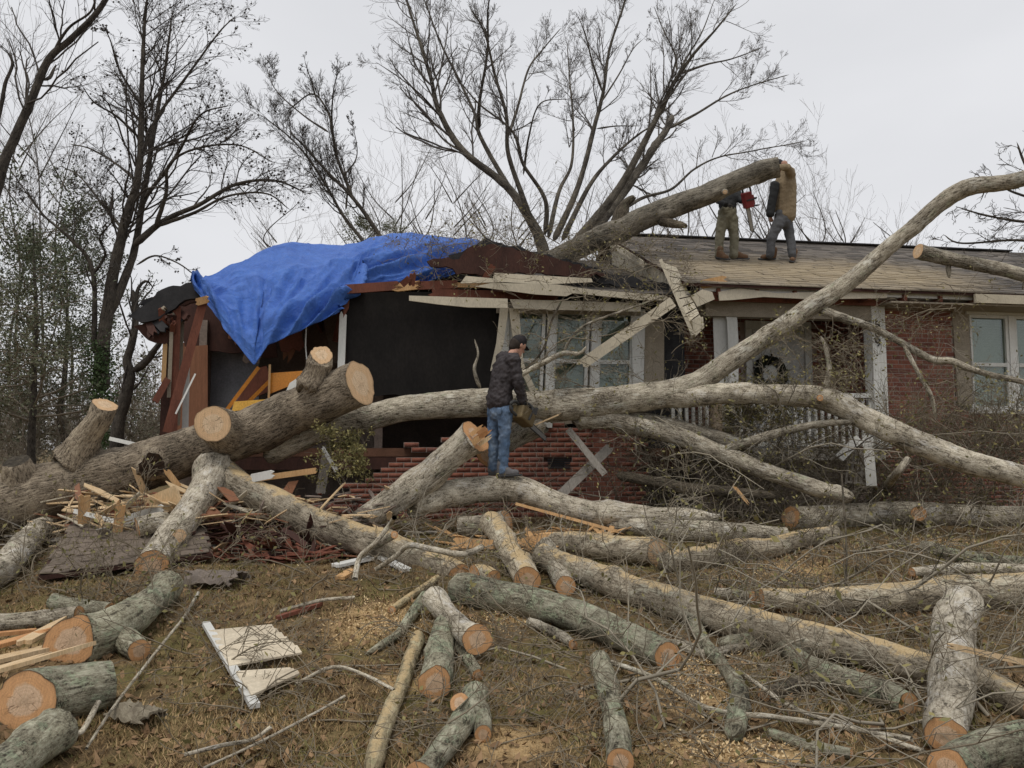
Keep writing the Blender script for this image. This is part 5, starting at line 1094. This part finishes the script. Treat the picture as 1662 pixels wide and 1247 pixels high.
# shingled roof piece lying in the left debris
sp = empty('roof_fragment', G(200, 960), 'fallen piece of shingled roof lying under the left limb', 'roof fragment')
A, B_, C_, D_ = W(60, 975, 7.6), W(345, 905, 8.5), W(330, 868, 9.4), W(120, 880, 9.5)
A[2] = .42; B_[2] = .52; C_[2] = .8; D_[2] = .82
MB().prism([A, B_, C_, D_], [0, 0, -.04]).build('decking', DARKW, sp)
SHB = plain('brown_old_shingle', (.13, .105, .085), (.21, .17, .135), 12, .9)
for r in range(9):
    t0, t1 = r / 9, (r + 1.3) / 9
    for k in range(11):
        s0, s1 = k / 11 + .045 * (r % 2) - .02, (k + .97) / 11 + .045 * (r % 2) - .02
        s0, s1 = max(0, s0), min(1, s1)
        f = lambda s, t: A + (B_ - A) * s + ((D_ - A) + (C_ - B_ - D_ + A) * s) * min(t, 1.02)
        j = random.uniform(.004, .02)
        MB().prism([f(s0, t0) + EZ * j, f(s1, t0) + EZ * j, f(s1, t1) + EZ * .003, f(s0, t1) + EZ * .003], [0, 0, .01]).build('shingle', SHB, sp)
# cream siding panel lying on the grass
pn = empty('siding_panel', G(410, 1075), 'broken cream ribbed siding panel lying flat on the grass', 'siding panel')
def gp(px, py, l=.03): return G(px, py, l)
def strip(c0, c1, c2, c3, mat=WHITE, n=5, name='siding_board'):
    for i in range(n):
        t0, t1 = i / n, (i + .88) / n; q = [c0 + (c3 - c0) * t0, c1 + (c2 - c1) * t0, c1 + (c2 - c1) * t1, c0 + (c3 - c0) * t1]
        q[2] = q[2] + EZ * .022; q[3] = q[3] + EZ * .022
        MB().prism(q, [0, 0, .014]).build(name, mat, pn)
PANELM = plain('cream_siding_dirty', (.68, .6, .46), (.55, .47, .35), 5, .7, (1, 1, 1), .1, .3, .2)
strip(gp(372, 1084, .06), gp(490, 1062, .05), gp(440, 1020, .04), gp(338, 1030, .04), PANELM, 6)
strip(gp(408, 1132, .05), gp(486, 1096, .05), gp(470, 1092, .04), gp(382, 1097, .05), PANELM, 3)
MB().add(beam(gp(414, 1146, .04), gp(334, 1012, .05), .06, .03, EZ), BOXF).build('edge_trim', WHITE, pn)
# bark slab and curled shingle pieces
def curl(name, label, px, py, w_, l_, mat, ang, seed, cat):
    r = np.random.default_rng(seed); c = G(px, py); n = 14; th = np.linspace(-1.2, 1.2, n); L = np.linspace(-.5, .5, 12)
    V = []
    for a in L:
        for t in th:
            x = w_ * math.sin(t) / 2; z = w_ * .45 * (math.cos(t) - .3) + .012 * r.normal() + .03; y = a * l_ * (1 + .12 * r.normal() * (abs(a) > .45))
            V.append(c + np.array([x * math.cos(ang) - y * math.sin(ang), x * math.sin(ang) + y * math.cos(ang), max(z, .005)]))
    F = [(i * n + j, i * n + j + 1, (i + 1) * n + j + 1, (i + 1) * n + j) for i in range(11) for j in range(n - 1)]
    o = piece(name, label, cat, V, F, mat); m = o.modifiers.new('t', 'SOLIDIFY'); m.thickness = .015; return o
BKS = plain('loose_bark', (.16, .135, .1), (.26, .23, .17), 16, .9, (1, 1, 1), .5)
curl('bark_slab', 'curled slab of loose bark on the ground by the lower left logs', 222, 1172, .2, .3, BKS, 1.1, 1, 'bark')
curl('felt_scrap', 'curled scrap of grey shingle felt at the end of the roof fragment', 352, 950, .35, .5, plain('grey_felt', (.24, .2, .17), (.17, .145, .125), 9, .9), 1.4, 2, 'scrap')
# boards and splinters in the debris heap left of the middle
ND = [('upright broken stud end standing in the debris heap', (136, 850), (137, 806), 9.0, .12, RAW), ('second broken stud end standing lower in the debris heap', (190, 868), (196, 820), 8.9, .1, RAW),
 ('orange split board pointing up beside the trunk', (290, 790), (272, 766), 9.5, .07, RAW), ('white trim strip lying along the debris heap', (192, 848), (262, 826), 9.2, .1, WHITE), ('white splintered trim piece by the stud end', (122, 830), (185, 846), 9.0, .05, WHITE),
 ('red stud lying under the trunk in the debris heap', (160, 840), (250, 806), 9.4, .1, STUD), ('torn pale plywood scrap under the left limb', (240, 828), (292, 806), 9.3, .28, RAWP), ('thin cream strip above the left limb', (282, 782), (306, 792), 9.6, .03, RAWP),
 ('orange lath under the trunk by the white brackets', (412, 778), (512, 764), 9.7, .07, RAW), ('white bracket board below the trunk', (410, 776), (440, 770), 9.6, .1, WHITE), ('upright grey broken board below the trunk', (520, 800), (532, 728), 10.3, .12, GREYW), ('pale torn strip hanging by the green clump', (524, 728), (546, 764), 10.0, .05, WHITE),
 ('white sheet edge showing under the dusty limb', (545, 918), (600, 906), 8.3, .14, WHITE), ('white card lying under the dusty limb', (620, 905), (660, 925), 8.2, .1, WHITE), ('brown lath lying on the grass left of the middle', (450, 1003), (516, 982), 6.7, .05, STUD), ('small orange offcut block on the grass', (552, 938), (572, 926), 7.6, .1, RAW)]
for lb, a, b, Y, wd, mt in ND:
    onground = Y < 8.5
    p0, p1 = (G(*a, .03), G(*b, .03)) if onground else (W(*a, Y), W(*b, Y - .05))
    board('board', lb, p0, p1, wd, .03, mt, .03 if wd < .2 else .0, .06 if wd < .2 else .01, EZ if onground else None)
# splinters: long torn strips of wood at the saw cuts
for lb, a, b, wd, mt in [('long orange splinter sprung from the limb under the man', W(838, 818, 9.9), W(1000, 862, 9.3), .035, RAW), ('torn orange wood lying between the logs below the man', W(850, 880, 9.0), W(930, 868, 9.2), .09, RAW), ('second torn strip of wood between the logs below the man', W(880, 890, 8.9), W(990, 866, 9.3), .05, RAWP), ('third torn strip right beside the dusty limb', W(740, 880, 8.9), W(800, 884, 8.8), .1, RAW), ('pale curved strap of wood over the lower right log', G(1548, 1050, .42), G(1720, 1088, .1), .035, RAWP), ('pale crack line splinter on the limb being sawn', W(868, 690, 10.6), W(905, 674, 10.65), .02, RAWP), ('small orange splinter stuck in the brush pile', W(1192, 790, 10.2), W(1210, 812, 10.1), .04, RAW)]:
    board('splinter', lb, a, b, wd, .02, mt, .08, .1, cat='splinter', group='torn splinters')
# heap of split pale slabs at the left edge
rng = np.random.default_rng(3)
for i, (x, y, x1, y1, wd) in enumerate([(0, 1075, 85, 1050, .12), (0, 1052, 60, 1030, .1), (60, 1042, 90, 1015, .1), (0, 1092, 50, 1072, .12), (10, 1030, 55, 1024, .06)]):
    board('wood_slab', ['longest split pale slab at the left edge', 'split pale slab behind the longest one at the left edge', 'split slab touching the bent mossy log', 'split slab nearest the camera at the left edge', 'narrow split slab at the back of the left edge heap'][i], G(x - 20, y, .08 + .03 * (i % 3)), G(x1, y1, .08 + .04 * (i % 2)), wd, .028, [RAWP, SPL, RAWP][i % 3], .1, .4, EZ, 'wood slab', 'split slabs at the left edge')
# torn fibres left standing in the sawn arm of the forked limb
for i, (dx, dy, l) in enumerate([(-4, -6, 26), (4, 2, 30), (10, 10, 22), (-2, 8, 18), (8, -8, 20)]):
    a_ = W(768 + dx, 712 + dy, 9.86 - .02 * i); b_ = W(768 + dx + l * .62, 712 + dy - l * .45, 9.84 - .02 * i)
    q, e = splinter(a_, b_, .05 + .02 * (i % 2), .03, None, .02, .08, 4); tag(MB().prism(q, e).build('splinter', [RAW, SPL, RAWP][i % 3]), ['lowest', 'second', 'third', 'fourth', 'highest'][i] + ' torn fibre standing in the sawn arm of the forked limb', 'splinter', 'torn splinters')
# general shards
def shards(label, n, x0, x1, y0, y1, Y, mats, seed, size=.22):
    r = np.random.default_rng(seed); m = MB()
    for i in range(n):
        p = G(r.uniform(x0, x1), r.uniform(y0, y1)) if Y is None else W(r.uniform(x0, x1), r.uniform(y0, y1), Y + r.normal() * .25)
        if Y is None: p[2] += .02 + .05 * r.random()
        d = unit(r.normal(size=3) * np.array([1, .6, .25])) * size * (.3 + r.random()); e = unit(np.cross(d, [.2 * r.normal(), .2 * r.normal(), 1])) * size * .18 * (.3 + r.random())
        m.prism([p - d - e * .4, p + d * r.uniform(.6, 1) - e, p + d, p + d * .4 + e, p - d * .8 + e], unit(np.cross(d, e)) * .012)
    o = m.build('wood_shards', mats); return tag(o, label, 'debris', kind='stuff')
shards('red-brown wood shards of the wrecked wall under the left limb', 170, 290, 560, 850, 915, None, STUD, 1)
shards('pale and tan shards scattered along the debris heap', 70, 110, 330, 812, 870, 9.3, RAWP, 2, .16)
shards('dark felt and decking scraps beneath the limbs', 90, 260, 560, 850, 900, 9.2, DARKW, 3, .25)
shards('big splintered boards of the wreck heap at left', 46, 60, 330, 830, 900, None, GREYW, 15, .5)
shards('long pale splinters of the wreck heap at left', 60, 90, 420, 820, 905, None, RAWP, 16, .42)
shards('brown torn panelling of the wreck heap', 60, 300, 640, 830, 905, None, PANEL, 17, .4)
shards('mound of pale splintered lath under the big trunk', 110, 110, 340, 800, 862, 9.55, RAWP, 25, .3)
shards('cream and white trim fragments of the mound', 40, 110, 420, 800, 870, 9.4, CREAM, 26, .26)
shards('brown plank fragments of the mound', 50, 120, 480, 800, 870, 9.6, PANEL, 27, .38)
shards('grey wood scraps under the limbs', 60, 320, 700, 850, 905, None, GREYW, 5, .16)
shards('pale broken lath scattered in the wreck heap', 120, 290, 640, 800, 900, 9.6, RAWP, 8, .2)
shards('grey plaster lumps of the wreck heap', 140, 330, 640, 800, 890, 9.9, INNER, 9, .14)
shards('tan torn wood between the logs under the man', 60, 700, 1000, 860, 905, None, RAW, 6, .22)
shards('red brick-coloured rubble against the low wall', 80, 500, 780, 800, 850, 10.6, BRICK, 7, .1)
# single traced sticks lying about the yard
STK = [('long bent stick on the grass right of the lower left logs', [(140, 1215), (190, 1140), (240, 1075), (276, 1030), (300, 1000), (322, 962)], 6), ('forked-looking stick leaning on the dusty limb', [(576, 940), (584, 905), (610, 880), (634, 850), (640, 840)], 10), ('curved stick lying over the dusty limb', [(610, 925), (640, 905), (664, 886), (700, 892), (750, 900), (782, 888)], 10), ('knotty stick on the debris by the roof fragment', [(374, 830), (420, 838), (460, 834), (500, 812), (540, 820)], 9), ('thin stick across the grass below the siding panel', [(330, 1247), (400, 1215), (470, 1180), (560, 1130)], 5), ('crooked stick on the grass right of the siding panel', [(480, 1110), (540, 1083), (590, 1095), (640, 1120)], 6), ('grey stick in front of the long mossy log', [(990, 1075), (1060, 1100), (1150, 1150), (1260, 1165), (1370, 1180), (1480, 1200)], 9), ('slim stick standing up in front of the thick crossing log', [(1395, 1180), (1378, 1100), (1370, 1000), (1374, 900), (1366, 770)], 3.2), ('stick at the lower left corner by the mossy logs', [(85, 1140), (110, 1165), (130, 1190), (160, 1140)], 10), ('pale stick lying low at the bottom right', [(1200, 1090), (1290, 1150), (1400, 1185), (1500, 1220)], 8), ('bare stick at the lower left of the yard', [(300, 1225), (360, 1210), (410, 1200), (440, 1180)], 7), ('twig-like stick between the stack and the siding panel', [(455, 992), (520, 975), (575, 970)], 6)]
for lb, pts, d in STK:
    tall = 'standing' in lb
    q = [(x, y, d, 6.0 + .35 * i) if tall else (x, y, d, None, .03 + .05 * (i % 2)) for i, (x, y) in enumerate(pts)]
    if 'leaning' in lb: q = [(x, y, d, None, .08 + .16 * i) for i, (x, y) in enumerate(pts)]
    if 'over the dusty' in lb: q = [(x, y, d, None, .05 + .28 * min(i, 3) / 2) for i, (x, y) in enumerate(pts)]
    _seed[0] += 1; V, F, lc, e, ax = limb_geo(q, _seed[0], .08, .3, .02, (.2, .2))
    o = tag(mk('stick', V, F, BK['dark' if 'slim' in lb else 'grey' if 'grey' in lb or 'long' in lb else 'pale'], None, True, {'lc': lc}), lb, 'stick', 'loose sticks')
# ================================================================ people
def blob(name, caps_, mat, parent, vox=.014, sm=6, disp=0.0, dsize=.08):
    """capsules (p0, p1, r0, r1[, side, ratio]) fused into one continuous skin"""
    m = MB()
    for cdef in caps_:
        p0, p1, r0, r1 = cdef[:4]; p0 = np.asarray(p0, float); p1 = np.asarray(p1, float)
        ax = unit(p1 - p0); sd_ = np.asarray(cdef[4], float) if len(cdef) > 4 and cdef[4] is not None else (np.array([1.0, 0, 0]) if abs(ax[0]) < .8 else np.array([0, 0, 1.0])); ratio = cdef[5] if len(cdef) > 5 else 1.0
        a = unit(sd_ - ax * (sd_ @ ax)); b = np.cross(ax, a); s = 14; V = []; rows = []
        for k in range(5):
            t = -math.pi / 2 + math.pi / 2 * k / 4; rows.append((p0 + ax * r0 * min(1, ratio) * math.sin(t), r0 * max(.03, math.cos(t))))
        for k in range(1, 5): rows.append((p0 + (p1 - p0) * k / 4, r0 + (r1 - r0) * k / 4))
        for k in range(1, 5):
            t = math.pi / 2 * k / 4; rows.append((p1 + ax * r1 * min(1, ratio) * math.sin(t), r1 * max(.03, math.cos(t))))
        for c, r in rows: V += [c + a * r * math.cos(6.2832 * j / s) + b * r * ratio * math.sin(6.2832 * j / s) for j in range(s)]
        n = len(rows); F = [(i * s + j, i * s + (j + 1) % s, (i + 1) * s + (j + 1) % s, (i + 1) * s + j) for i in range(n - 1) for j in range(s)] + [tuple(range(s))[::-1], tuple((n - 1) * s + j for j in range(s))]
        m.add(V, F)
    o = m.build(name, mat, parent, True)
    r = o.modifiers.new('skin', 'REMESH'); r.mode = 'VOXEL'; r.voxel_size = vox; r.use_smooth_shade = True
    s_ = o.modifiers.new('soft', 'SMOOTH'); s_.factor = .5; s_.iterations = sm
    if disp:
        tx = bpy.data.textures.new(name + '_folds', 'CLOUDS'); tx.noise_scale = dsize; tx.noise_depth = 2
        d = o.modifiers.new('folds', 'DISPLACE'); d.texture = tx; d.strength = disp; d.texture_coords = 'GLOBAL'; d.mid_level = .5
    return o
SKIN = plain('skin', (.5, .29, .21), (.46, .25, .18), 6, .55, (1, 1, 1), .05)
JACK = plain('dark_charcoal_jacket', (.034, .029, .031), (.062, .053, .056), 7, .65, (1, 1, 1), .2)
g_ = NG('faded_blue_jeans'); n_ = g_.noise(g_.co(), 5, 4, .6); f_ = g_.noise(g_.mapv(g_.co(), (1, 1, .3)), 90, 3, .6)
g_c = g_.mix(1.0, g_.ramp(n_, [(.3, (.06, .105, .18)), (.55, (.115, .17, .26)), (.75, (.22, .28, .36))]), g_.ramp(f_, [(.3, .8), (.7, 1.15)]), 'MULTIPLY'); JEANS = g_.out(g_c, .9)
CAPM = plain('black_cap', (.022, .02, .022), (.034, .03, .032), 9, .8)
BOOT = plain('grey_work_boot', (.1, .1, .105), (.16, .155, .16), 12, .8); BOOT_B = plain('brown_work_boot', (.15, .085, .05), (.2, .12, .07), 12, .8)
GLOVE = plain('dark_work_glove', (.035, .032, .03), (.06, .055, .05), 14, .9)
OLIVE = plain('olive_work_trousers', (.17, .16, .115), (.22, .205, .15), 7, .9); SLATE = plain('dark_slate_trousers', (.085, .088, .095), (.12, .122, .13), 7, .9)
TAN = plain('tan_canvas_jacket', (.31, .24, .15), (.245, .185, .115), 6, .9, (1, 1, 1), .2); BLK = plain('black_shirt', (.02, .021, .022), (.032, .033, .035), 8, .8); SOLE = plain('rubber_sole', (.05, .05, .05), (.07, .07, .07), 9, .8)
HAIR = plain('short_dark_hair', (.03, .022, .018), (.05, .038, .03), 30, .8)
def hand(name_par, wrist, tip_dir, palm_side, mat, s=1.0, curl=.7):
    """palm, four bent fingers of different lengths and a thumb off the side"""
    d = unit(tip_dir); p = unit(np.asarray(palm_side, float) - d * (np.asarray(palm_side, float) @ d)); q = np.cross(d, p)
    C = [(wrist, wrist + d * .07 * s, .03 * s, .036 * s, q, .55)]
    for k, (o, l) in enumerate(((-.03, .075), (-.01, .085), (.011, .08), (.031, .062))):
        b = wrist + d * .085 * s + q * o * s; k1 = b + unit(d + p * curl * .6) * l * .5 * s; k2 = k1 + unit(d * (1 - curl) + p * curl) * l * .45 * s
        C += [(b, k1, .0095 * s, .009 * s), (k1, k2, .009 * s, .0075 * s)]
    t0 = wrist + d * .03 * s - q * .03 * s; t1 = t0 + unit(d * .6 - q * .6 + p * .5) * .035 * s; C += [(t0, t1, .012 * s, .011 * s), (t1, t1 + unit(d * .8 + p * .6) * .03 * s, .011 * s, .009 * s)]
    return blob('hand', C, mat, name_par, .006, 2)
def boot(par, heel, toe, up, mat, s=1.0):
    heel = np.asarray(heel, float); toe = np.asarray(toe, float); d = unit(toe - heel); sd_ = np.cross(d, up)
    o = blob('boot', [(heel + up * .05, toe - d * .04 + up * .045, .045 * s, .046 * s, sd_, 1.0), (heel + up * .06, heel + up * .17 + d * .01, .05 * s, .055 * s), (heel + up * .1 + d * .04, heel + (toe - heel) * .55 + up * .06, .05, .045)], mat, par, .012, 3)
    c = (heel + toe) / 2 + up * .014; MB().box(c, d * (np.linalg.norm(toe - heel) / 2 + .035), unit(sd_) * .045, up * .014).build('sole', SOLE, o, bevel=.012)
def head(par, c, face, up, cap_col=None, hair=True):
    """skull, jaw, nose, brow, ears, eyes, mouth; cap with a peak"""
    f = unit(face); up = unit(np.asarray(up, float) - f * (np.asarray(up, float) @ f)); r = np.cross(f, up)
    h = blob('head', [(c + up * .03 - f * .012, c + up * .035 + f * .02, .088, .085, r, 1.0), (c - up * .03 + f * .03, c - up * .085 + f * .055, .062, .045, r, .9), (c + f * .1 + up * .005, c + f * .113 - up * .022, .011, .015), (c + f * .088 + up * .03 - r * .03, c + f * .088 + up * .03 + r * .03, .014, .014), (c + f * .088 - up * .052 - r * .016, c + f * .088 - up * .052 + r * .016, .008, .008), (c + r * .085 - up * .01, c + r * .088 + up * .025 - f * .006, .012, .016, f, .6), (c - r * .085 - up * .01, c - r * .088 + up * .025 - f * .006, .012, .016, f, .6), (c - up * .06 - f * .02, c - up * .16 - f * .04, .056, .06)], SKIN, par, .009, 3)
    for sgn in (-1, 1): blob('eye', [(c + f * .092 + up * .012 + r * .032 * sgn, c + f * .094 + up * .012 + r * .032 * sgn, .011, .01)], CAPM, h, .004, 1)
    if hair: blob('hair', [(c + up * .02 - f * .035, c + up * .06 - f * .02, .09, .088), (c - up * .03 - f * .06, c + up * .02 - f * .05, .062, .08)], HAIR, par, .01, 2)
    if cap_col:
        k = blob('cap', [(c + up * .06 - f * .015, c + up * .085 + f * .005, .1, .092, r, 1.0)], cap_col, par, .01, 3)
        blob('peak', [(c + up * .055 + f * .07 - r * .045, c + up * .055 + f * .07 + r * .045, .03, .03, up, .35), (c + up * .05 + f * .1, c + up * .035 + f * .16, .065, .05, r, .2)], cap_col, k, .009, 3)
# ---------- man in jeans, his back to us
MY = 10.3
def M1(px, py, dy=0.0): return W(px, py, MY + dy)
man = empty('person', M1(812, 772), 'person in dark jacket, cap and blue jeans standing on the forked limb, sawing', 'person')
fwd = unit(np.array([.8, .55, 0])); rgt = np.array([fwd[1], -fwd[0], 0])
hc = M1(840, 563)
head(man, hc, unit(fwd * 1.0 + np.array([0, 0, -.45])), EZ, CAPM)
neck = M1(833, 576); chest = M1(820, 596); waist = M1(812, 640); hip = M1(811, 660)
shR = M1(833, 585, -.14); shL = M1(817, 583, .16); elR = M1(841, 622, -.16); wrR = M1(846, 652, -.05); elL = M1(842, 620, .2); wrL = M1(850, 650, .14)
blob('body', [(neck, chest, .07, .12, rgt, .8), (chest, waist, .13, .12, rgt, .75), (waist, hip, .12, .13, rgt, .8), (M1(819, 672, -.08), M1(819, 706, -.07), .05, .045), (M1(803, 672, .08), M1(801, 704, .09), .05, .045)], SKIN, man, .018, 3)
blob('jacket', [(neck + EZ * .02, chest, .075, .17, rgt, .8), (shL, shR, .1, .1), (chest, waist + EZ * .03, .185, .185, rgt, .78), (waist + EZ * .03, M1(810, 652), .185, .195, rgt, .8), (shR, elR, .085, .07), (elR, wrR, .07, .05), (shL, elL, .085, .07), (elL, wrL, .07, .05), (neck + EZ * .03, neck + EZ * .0, .07, .075)], JACK, man, .012, 3, .05, .06)
blob('jeans', [(hip + EZ * .02, hip - EZ * .08, .165, .165, rgt, .8), (M1(820, 668, -.08), M1(819, 709, -.07), .1, .075), (M1(819, 709, -.07), M1(816, 764, -.06), .074, .064), (M1(803, 666, .08), M1(801, 708, .09), .1, .075), (M1(801, 708, .09), M1(800, 760, .1), .074, .064)], JEANS, man, .012, 3, .036, .06)
pk = blob('back_pocket', [(M1(808, 668, -.17), M1(812, 668, -.19), .05, .05, EZ, .3)], JEANS, man, .01, 2)
boot(man, M1(812, 775, -.06), M1(842, 773, -.12), EZ, BOOT); boot(man, M1(797, 772, .1), M1(815, 771, .12), EZ, BOOT)
hand(man, wrR, M1(851, 668, -.02) - wrR, fwd * .5 + EZ * -.4 - rgt * .6, GLOVE); hand(man, wrL, M1(856, 662, .1) - wrL, -rgt * -.6 + fwd * .2 - EZ * .2, GLOVE)
def chainsaw(label, c, bar, up, mat, s=1.0):
    """engine housing, rear and front handles, guard, bar and chain"""
    d = unit(bar); u_ = unit(np.asarray(up, float) - d * (np.asarray(up, float) @ d)); r = np.cross(d, u_); root = empty('chainsaw', c, label, 'chainsaw')
    m = MB(); m.box(c, d * .15 * s, r * .085 * s, u_ * .085 * s); m.box(c + d * .02 * s + u_ * .1 * s, d * .1 * s, r * .06 * s, u_ * .025 * s); m.build('housing', mat, root, bevel=.02)
    m = MB()
    for k in range(4): m.box(c - d * (.1 - .06 * k) * s - r * .088 * s, d * .012 * s, r * .004, u_ * .05 * s)
    m.build('cooling_grille', SOLE, root)
    pl = catmull([c - d * .13 * s - u_ * .06 * s, c - d * .27 * s - u_ * .05 * s, c - d * .3 * s + u_ * .03 * s, c - d * .22 * s + u_ * .09 * s, c - d * .1 * s + u_ * .09 * s], 18); V, F = tubes(pl[None], np.full((1, 18), .02 * s), 8); mk('rear_handle', V, F, SOLE, root, True)
    pl = catmull([c + r * .1 * s - u_ * .05 * s, c + r * .12 * s + u_ * .1 * s, c + u_ * .18 * s, c - r * .11 * s + u_ * .12 * s, c - r * .1 * s - u_ * .04 * s], 18); V, F = tubes(pl[None], np.full((1, 18), .014 * s), 8); mk('front_handle', V, F, SOLE, root, True)
    MB().box(c + d * .14 * s + u_ * .14 * s, d * .008, r * .09 * s, u_ * .05 * s).build('hand_guard', SOLE, root, bevel=.006)
    b = MB(); e = c + d * .15 * s - u_ * .02 * s; out_ = [e + u_ * .035 * s] + [e + d * .42 * s + (d * math.sin(t) + u_ * math.cos(t)) * .032 * s for t in np.linspace(0, math.pi, 9)] + [e - u_ * .035 * s]
    b.prism([p - r * .004 for p in out_], r * .008); br = b.build('guide_bar', plain('steel_bar', (.5, .5, .5), (.4, .4, .4), 9, .35, (1, 1, 1), .05, .5, .2, .8), root)
    V, F = tubes(np.array([out_]), np.full((1, len(out_)), .008 * s), 5); mk('chain', V, F, SOLE, br)
    return root
SAWB = plain('dusty_olive_saw_plastic', (.2, .15, .075), (.14, .105, .055), 7, .6); SAWR = plain('red_saw_plastic', (.3, .03, .032), (.22, .018, .02), 7, .45, (1, 1, 1), .05, .5)
chainsaw('dusty brown chainsaw held by the person in jeans', M1(849, 676, .02), np.array([.5, .75, -.42]), EZ, SAWB, 1.05)
# ---------- the two men on the roof
def onroof(px, py):
    """the point of the front roof slope seen at a pixel"""
    d = ray(px, py); lo, hi = 9.0, 20.0
    for _ in range(50):
        m_ = (lo + hi) / 2; p = CAM + d * m_ / d[1]; v_ = float((p - HO) @ EV)
        if p[2] - roofz(min(v_, RV1)) > 0: lo = m_
        else: hi = m_
    return CAM + d * lo / d[1]
fa, fb_ = onroof(1166, 421), onroof(1192, 421); RY = fb_[1]
def M2(px, py, dy=0.0): return W(px, py, RY + dy)
m2 = empty('person', (fa + fb_) / 2, 'person in olive trousers on the roof, bent behind the raised limb', 'person')
rg2 = np.array([1.0, 0, 0])
blob('trousers', [(M2(1181, 344), M2(1180, 352), .165, .16, rg2, .75), (M2(1173, 356), M2(1168, 386), .105, .08), (M2(1168, 386), M2(1167, 414), .08, .075), (M2(1188, 356), M2(1192, 386), .105, .08), (M2(1192, 386), M2(1191, 414), .08, .075)], OLIVE, m2, .014, 3, .04, .08)
blob('shirt', [(M2(1181, 342), M2(1181, 322, .1), .15, .17, rg2, .75), (M2(1181, 322, .1), M2(1180, 306, .25), .17, .16, rg2, .75), (M2(1168, 312, .1), M2(1166, 326, -.1), .07, .06), (M2(1166, 326, -.1), M2(1178, 332, -.28), .055, .05), (M2(1196, 312, .1), M2(1203, 326, -.05), .07, .06), (M2(1203, 326, -.05), M2(1208, 326, -.2), .055, .05)], BLK, m2, .014, 3, .03, .07)
blob('body', [(M2(1181, 340), M2(1181, 308, .2), .1, .1, rg2, .7), (M2(1181, 308, .2), M2(1182, 298, .28), .07, .06), (M2(1174, 352), M2(1168, 384), .06, .05), (M2(1188, 352), M2(1192, 384), .06, .05)], SKIN, m2, .018, 2)
head(m2, M2(1184, 300, .3), np.array([.3, -.6, -.5]), EZ, CAPM)
hand(m2, M2(1209, 326, -.2), np.array([.5, -.2, -.3]), np.array([0, -.5, -.5]), GLOVE); hand(m2, M2(1178, 332, -.28), np.array([.6, -.1, -.1]), np.array([0, .3, -.6]), GLOVE)
SLN = unit(np.cross(EU, EV + EZ * RS)); SLN = SLN if SLN[2] > 0 else -SLN
boot(m2, onroof(1166, 420), onroof(1166, 420) + np.array([.1, -.2, -.075]), SLN, BOOT_B); boot(m2, onroof(1190, 420), onroof(1190, 420) + np.array([.22, -.1, -.04]), SLN, BOOT_B)
chainsaw('red chainsaw in the hands of the person in olive trousers', M2(1213, 325, -.3), np.array([.25, .3, -.9]), np.array([.9, 0, .25]), SAWR, .9)
f3 = onroof(1268, 424); R3 = f3[1]
def M3(px, py, dy=0.0): return W(px, py, R3 + dy)
m3 = empty('person', f3, 'person in tan canvas jacket on the roof, reaching up to steady the limb', 'person')
blob('trousers', [(M3(1272, 350), M3(1270, 360), .16, .155, rg2, .8), (M3(1264, 362, -.06), M3(1252, 388, -.08), .1, .08), (M3(1252, 388, -.08), M3(1250, 414, -.05), .078, .072), (M3(1277, 362, .08), M3(1283, 388, .05), .1, .08), (M3(1283, 388, .05), M3(1286, 414, 0), .078, .072)], SLATE, m3, .014, 3, .035, .08)
blob('jacket', [(M3(1279, 280), M3(1277, 300), .13, .165, rg2, .85), (M3(1277, 300), M3(1276, 350), .17, .17, rg2, .85), (M3(1283, 284, -.1), M3(1278, 272, -.3), .085, .07), (M3(1278, 272, -.3), M3(1266, 272, -.4), .068, .055), (M3(1268, 288, .16), M3(1258, 310, .16), .08, .07), (M3(1258, 310, .16), M3(1252, 345, .05), .068, .06)], TAN, m3, .013, 4, .03, .07)
blob('dark_shirt', [(M3(1258, 300, -.08), M3(1250, 348, -.06), .085, .075, rg2, .8)], BLK, m3, .013, 3, .02, .06)
blob('body', [(M3(1278, 280), M3(1276, 345), .1, .1, rg2, .8), (M3(1277, 282), M3(1273, 266), .06, .06), (M3(1266, 356), M3(1253, 386, -.06), .06, .05), (M3(1276, 356, .08), M3(1283, 386, .05), .06, .05)], SKIN, m3, .018, 2)
head(m3, M3(1265, 274, .14), np.array([-.95, -.1, -.1]), EZ, CAPM)
hand(m3, M3(1265, 270, -.4), np.array([-.5, .3, .5]), np.array([-.6, .6, 0]), GLOVE); hand(m3, M3(1252, 347, .05), np.array([-.2, -.1, -1]), np.array([.6, .3, 0]), SKIN)
boot(m3, onroof(1255, 421), onroof(1255, 421) + np.array([-.25, -.08, -.03]), SLN, BOOT_B); boot(m3, onroof(1287, 423), onroof(1287, 423) + np.array([-.1, -.2, -.08]), SLN, BOOT_B)
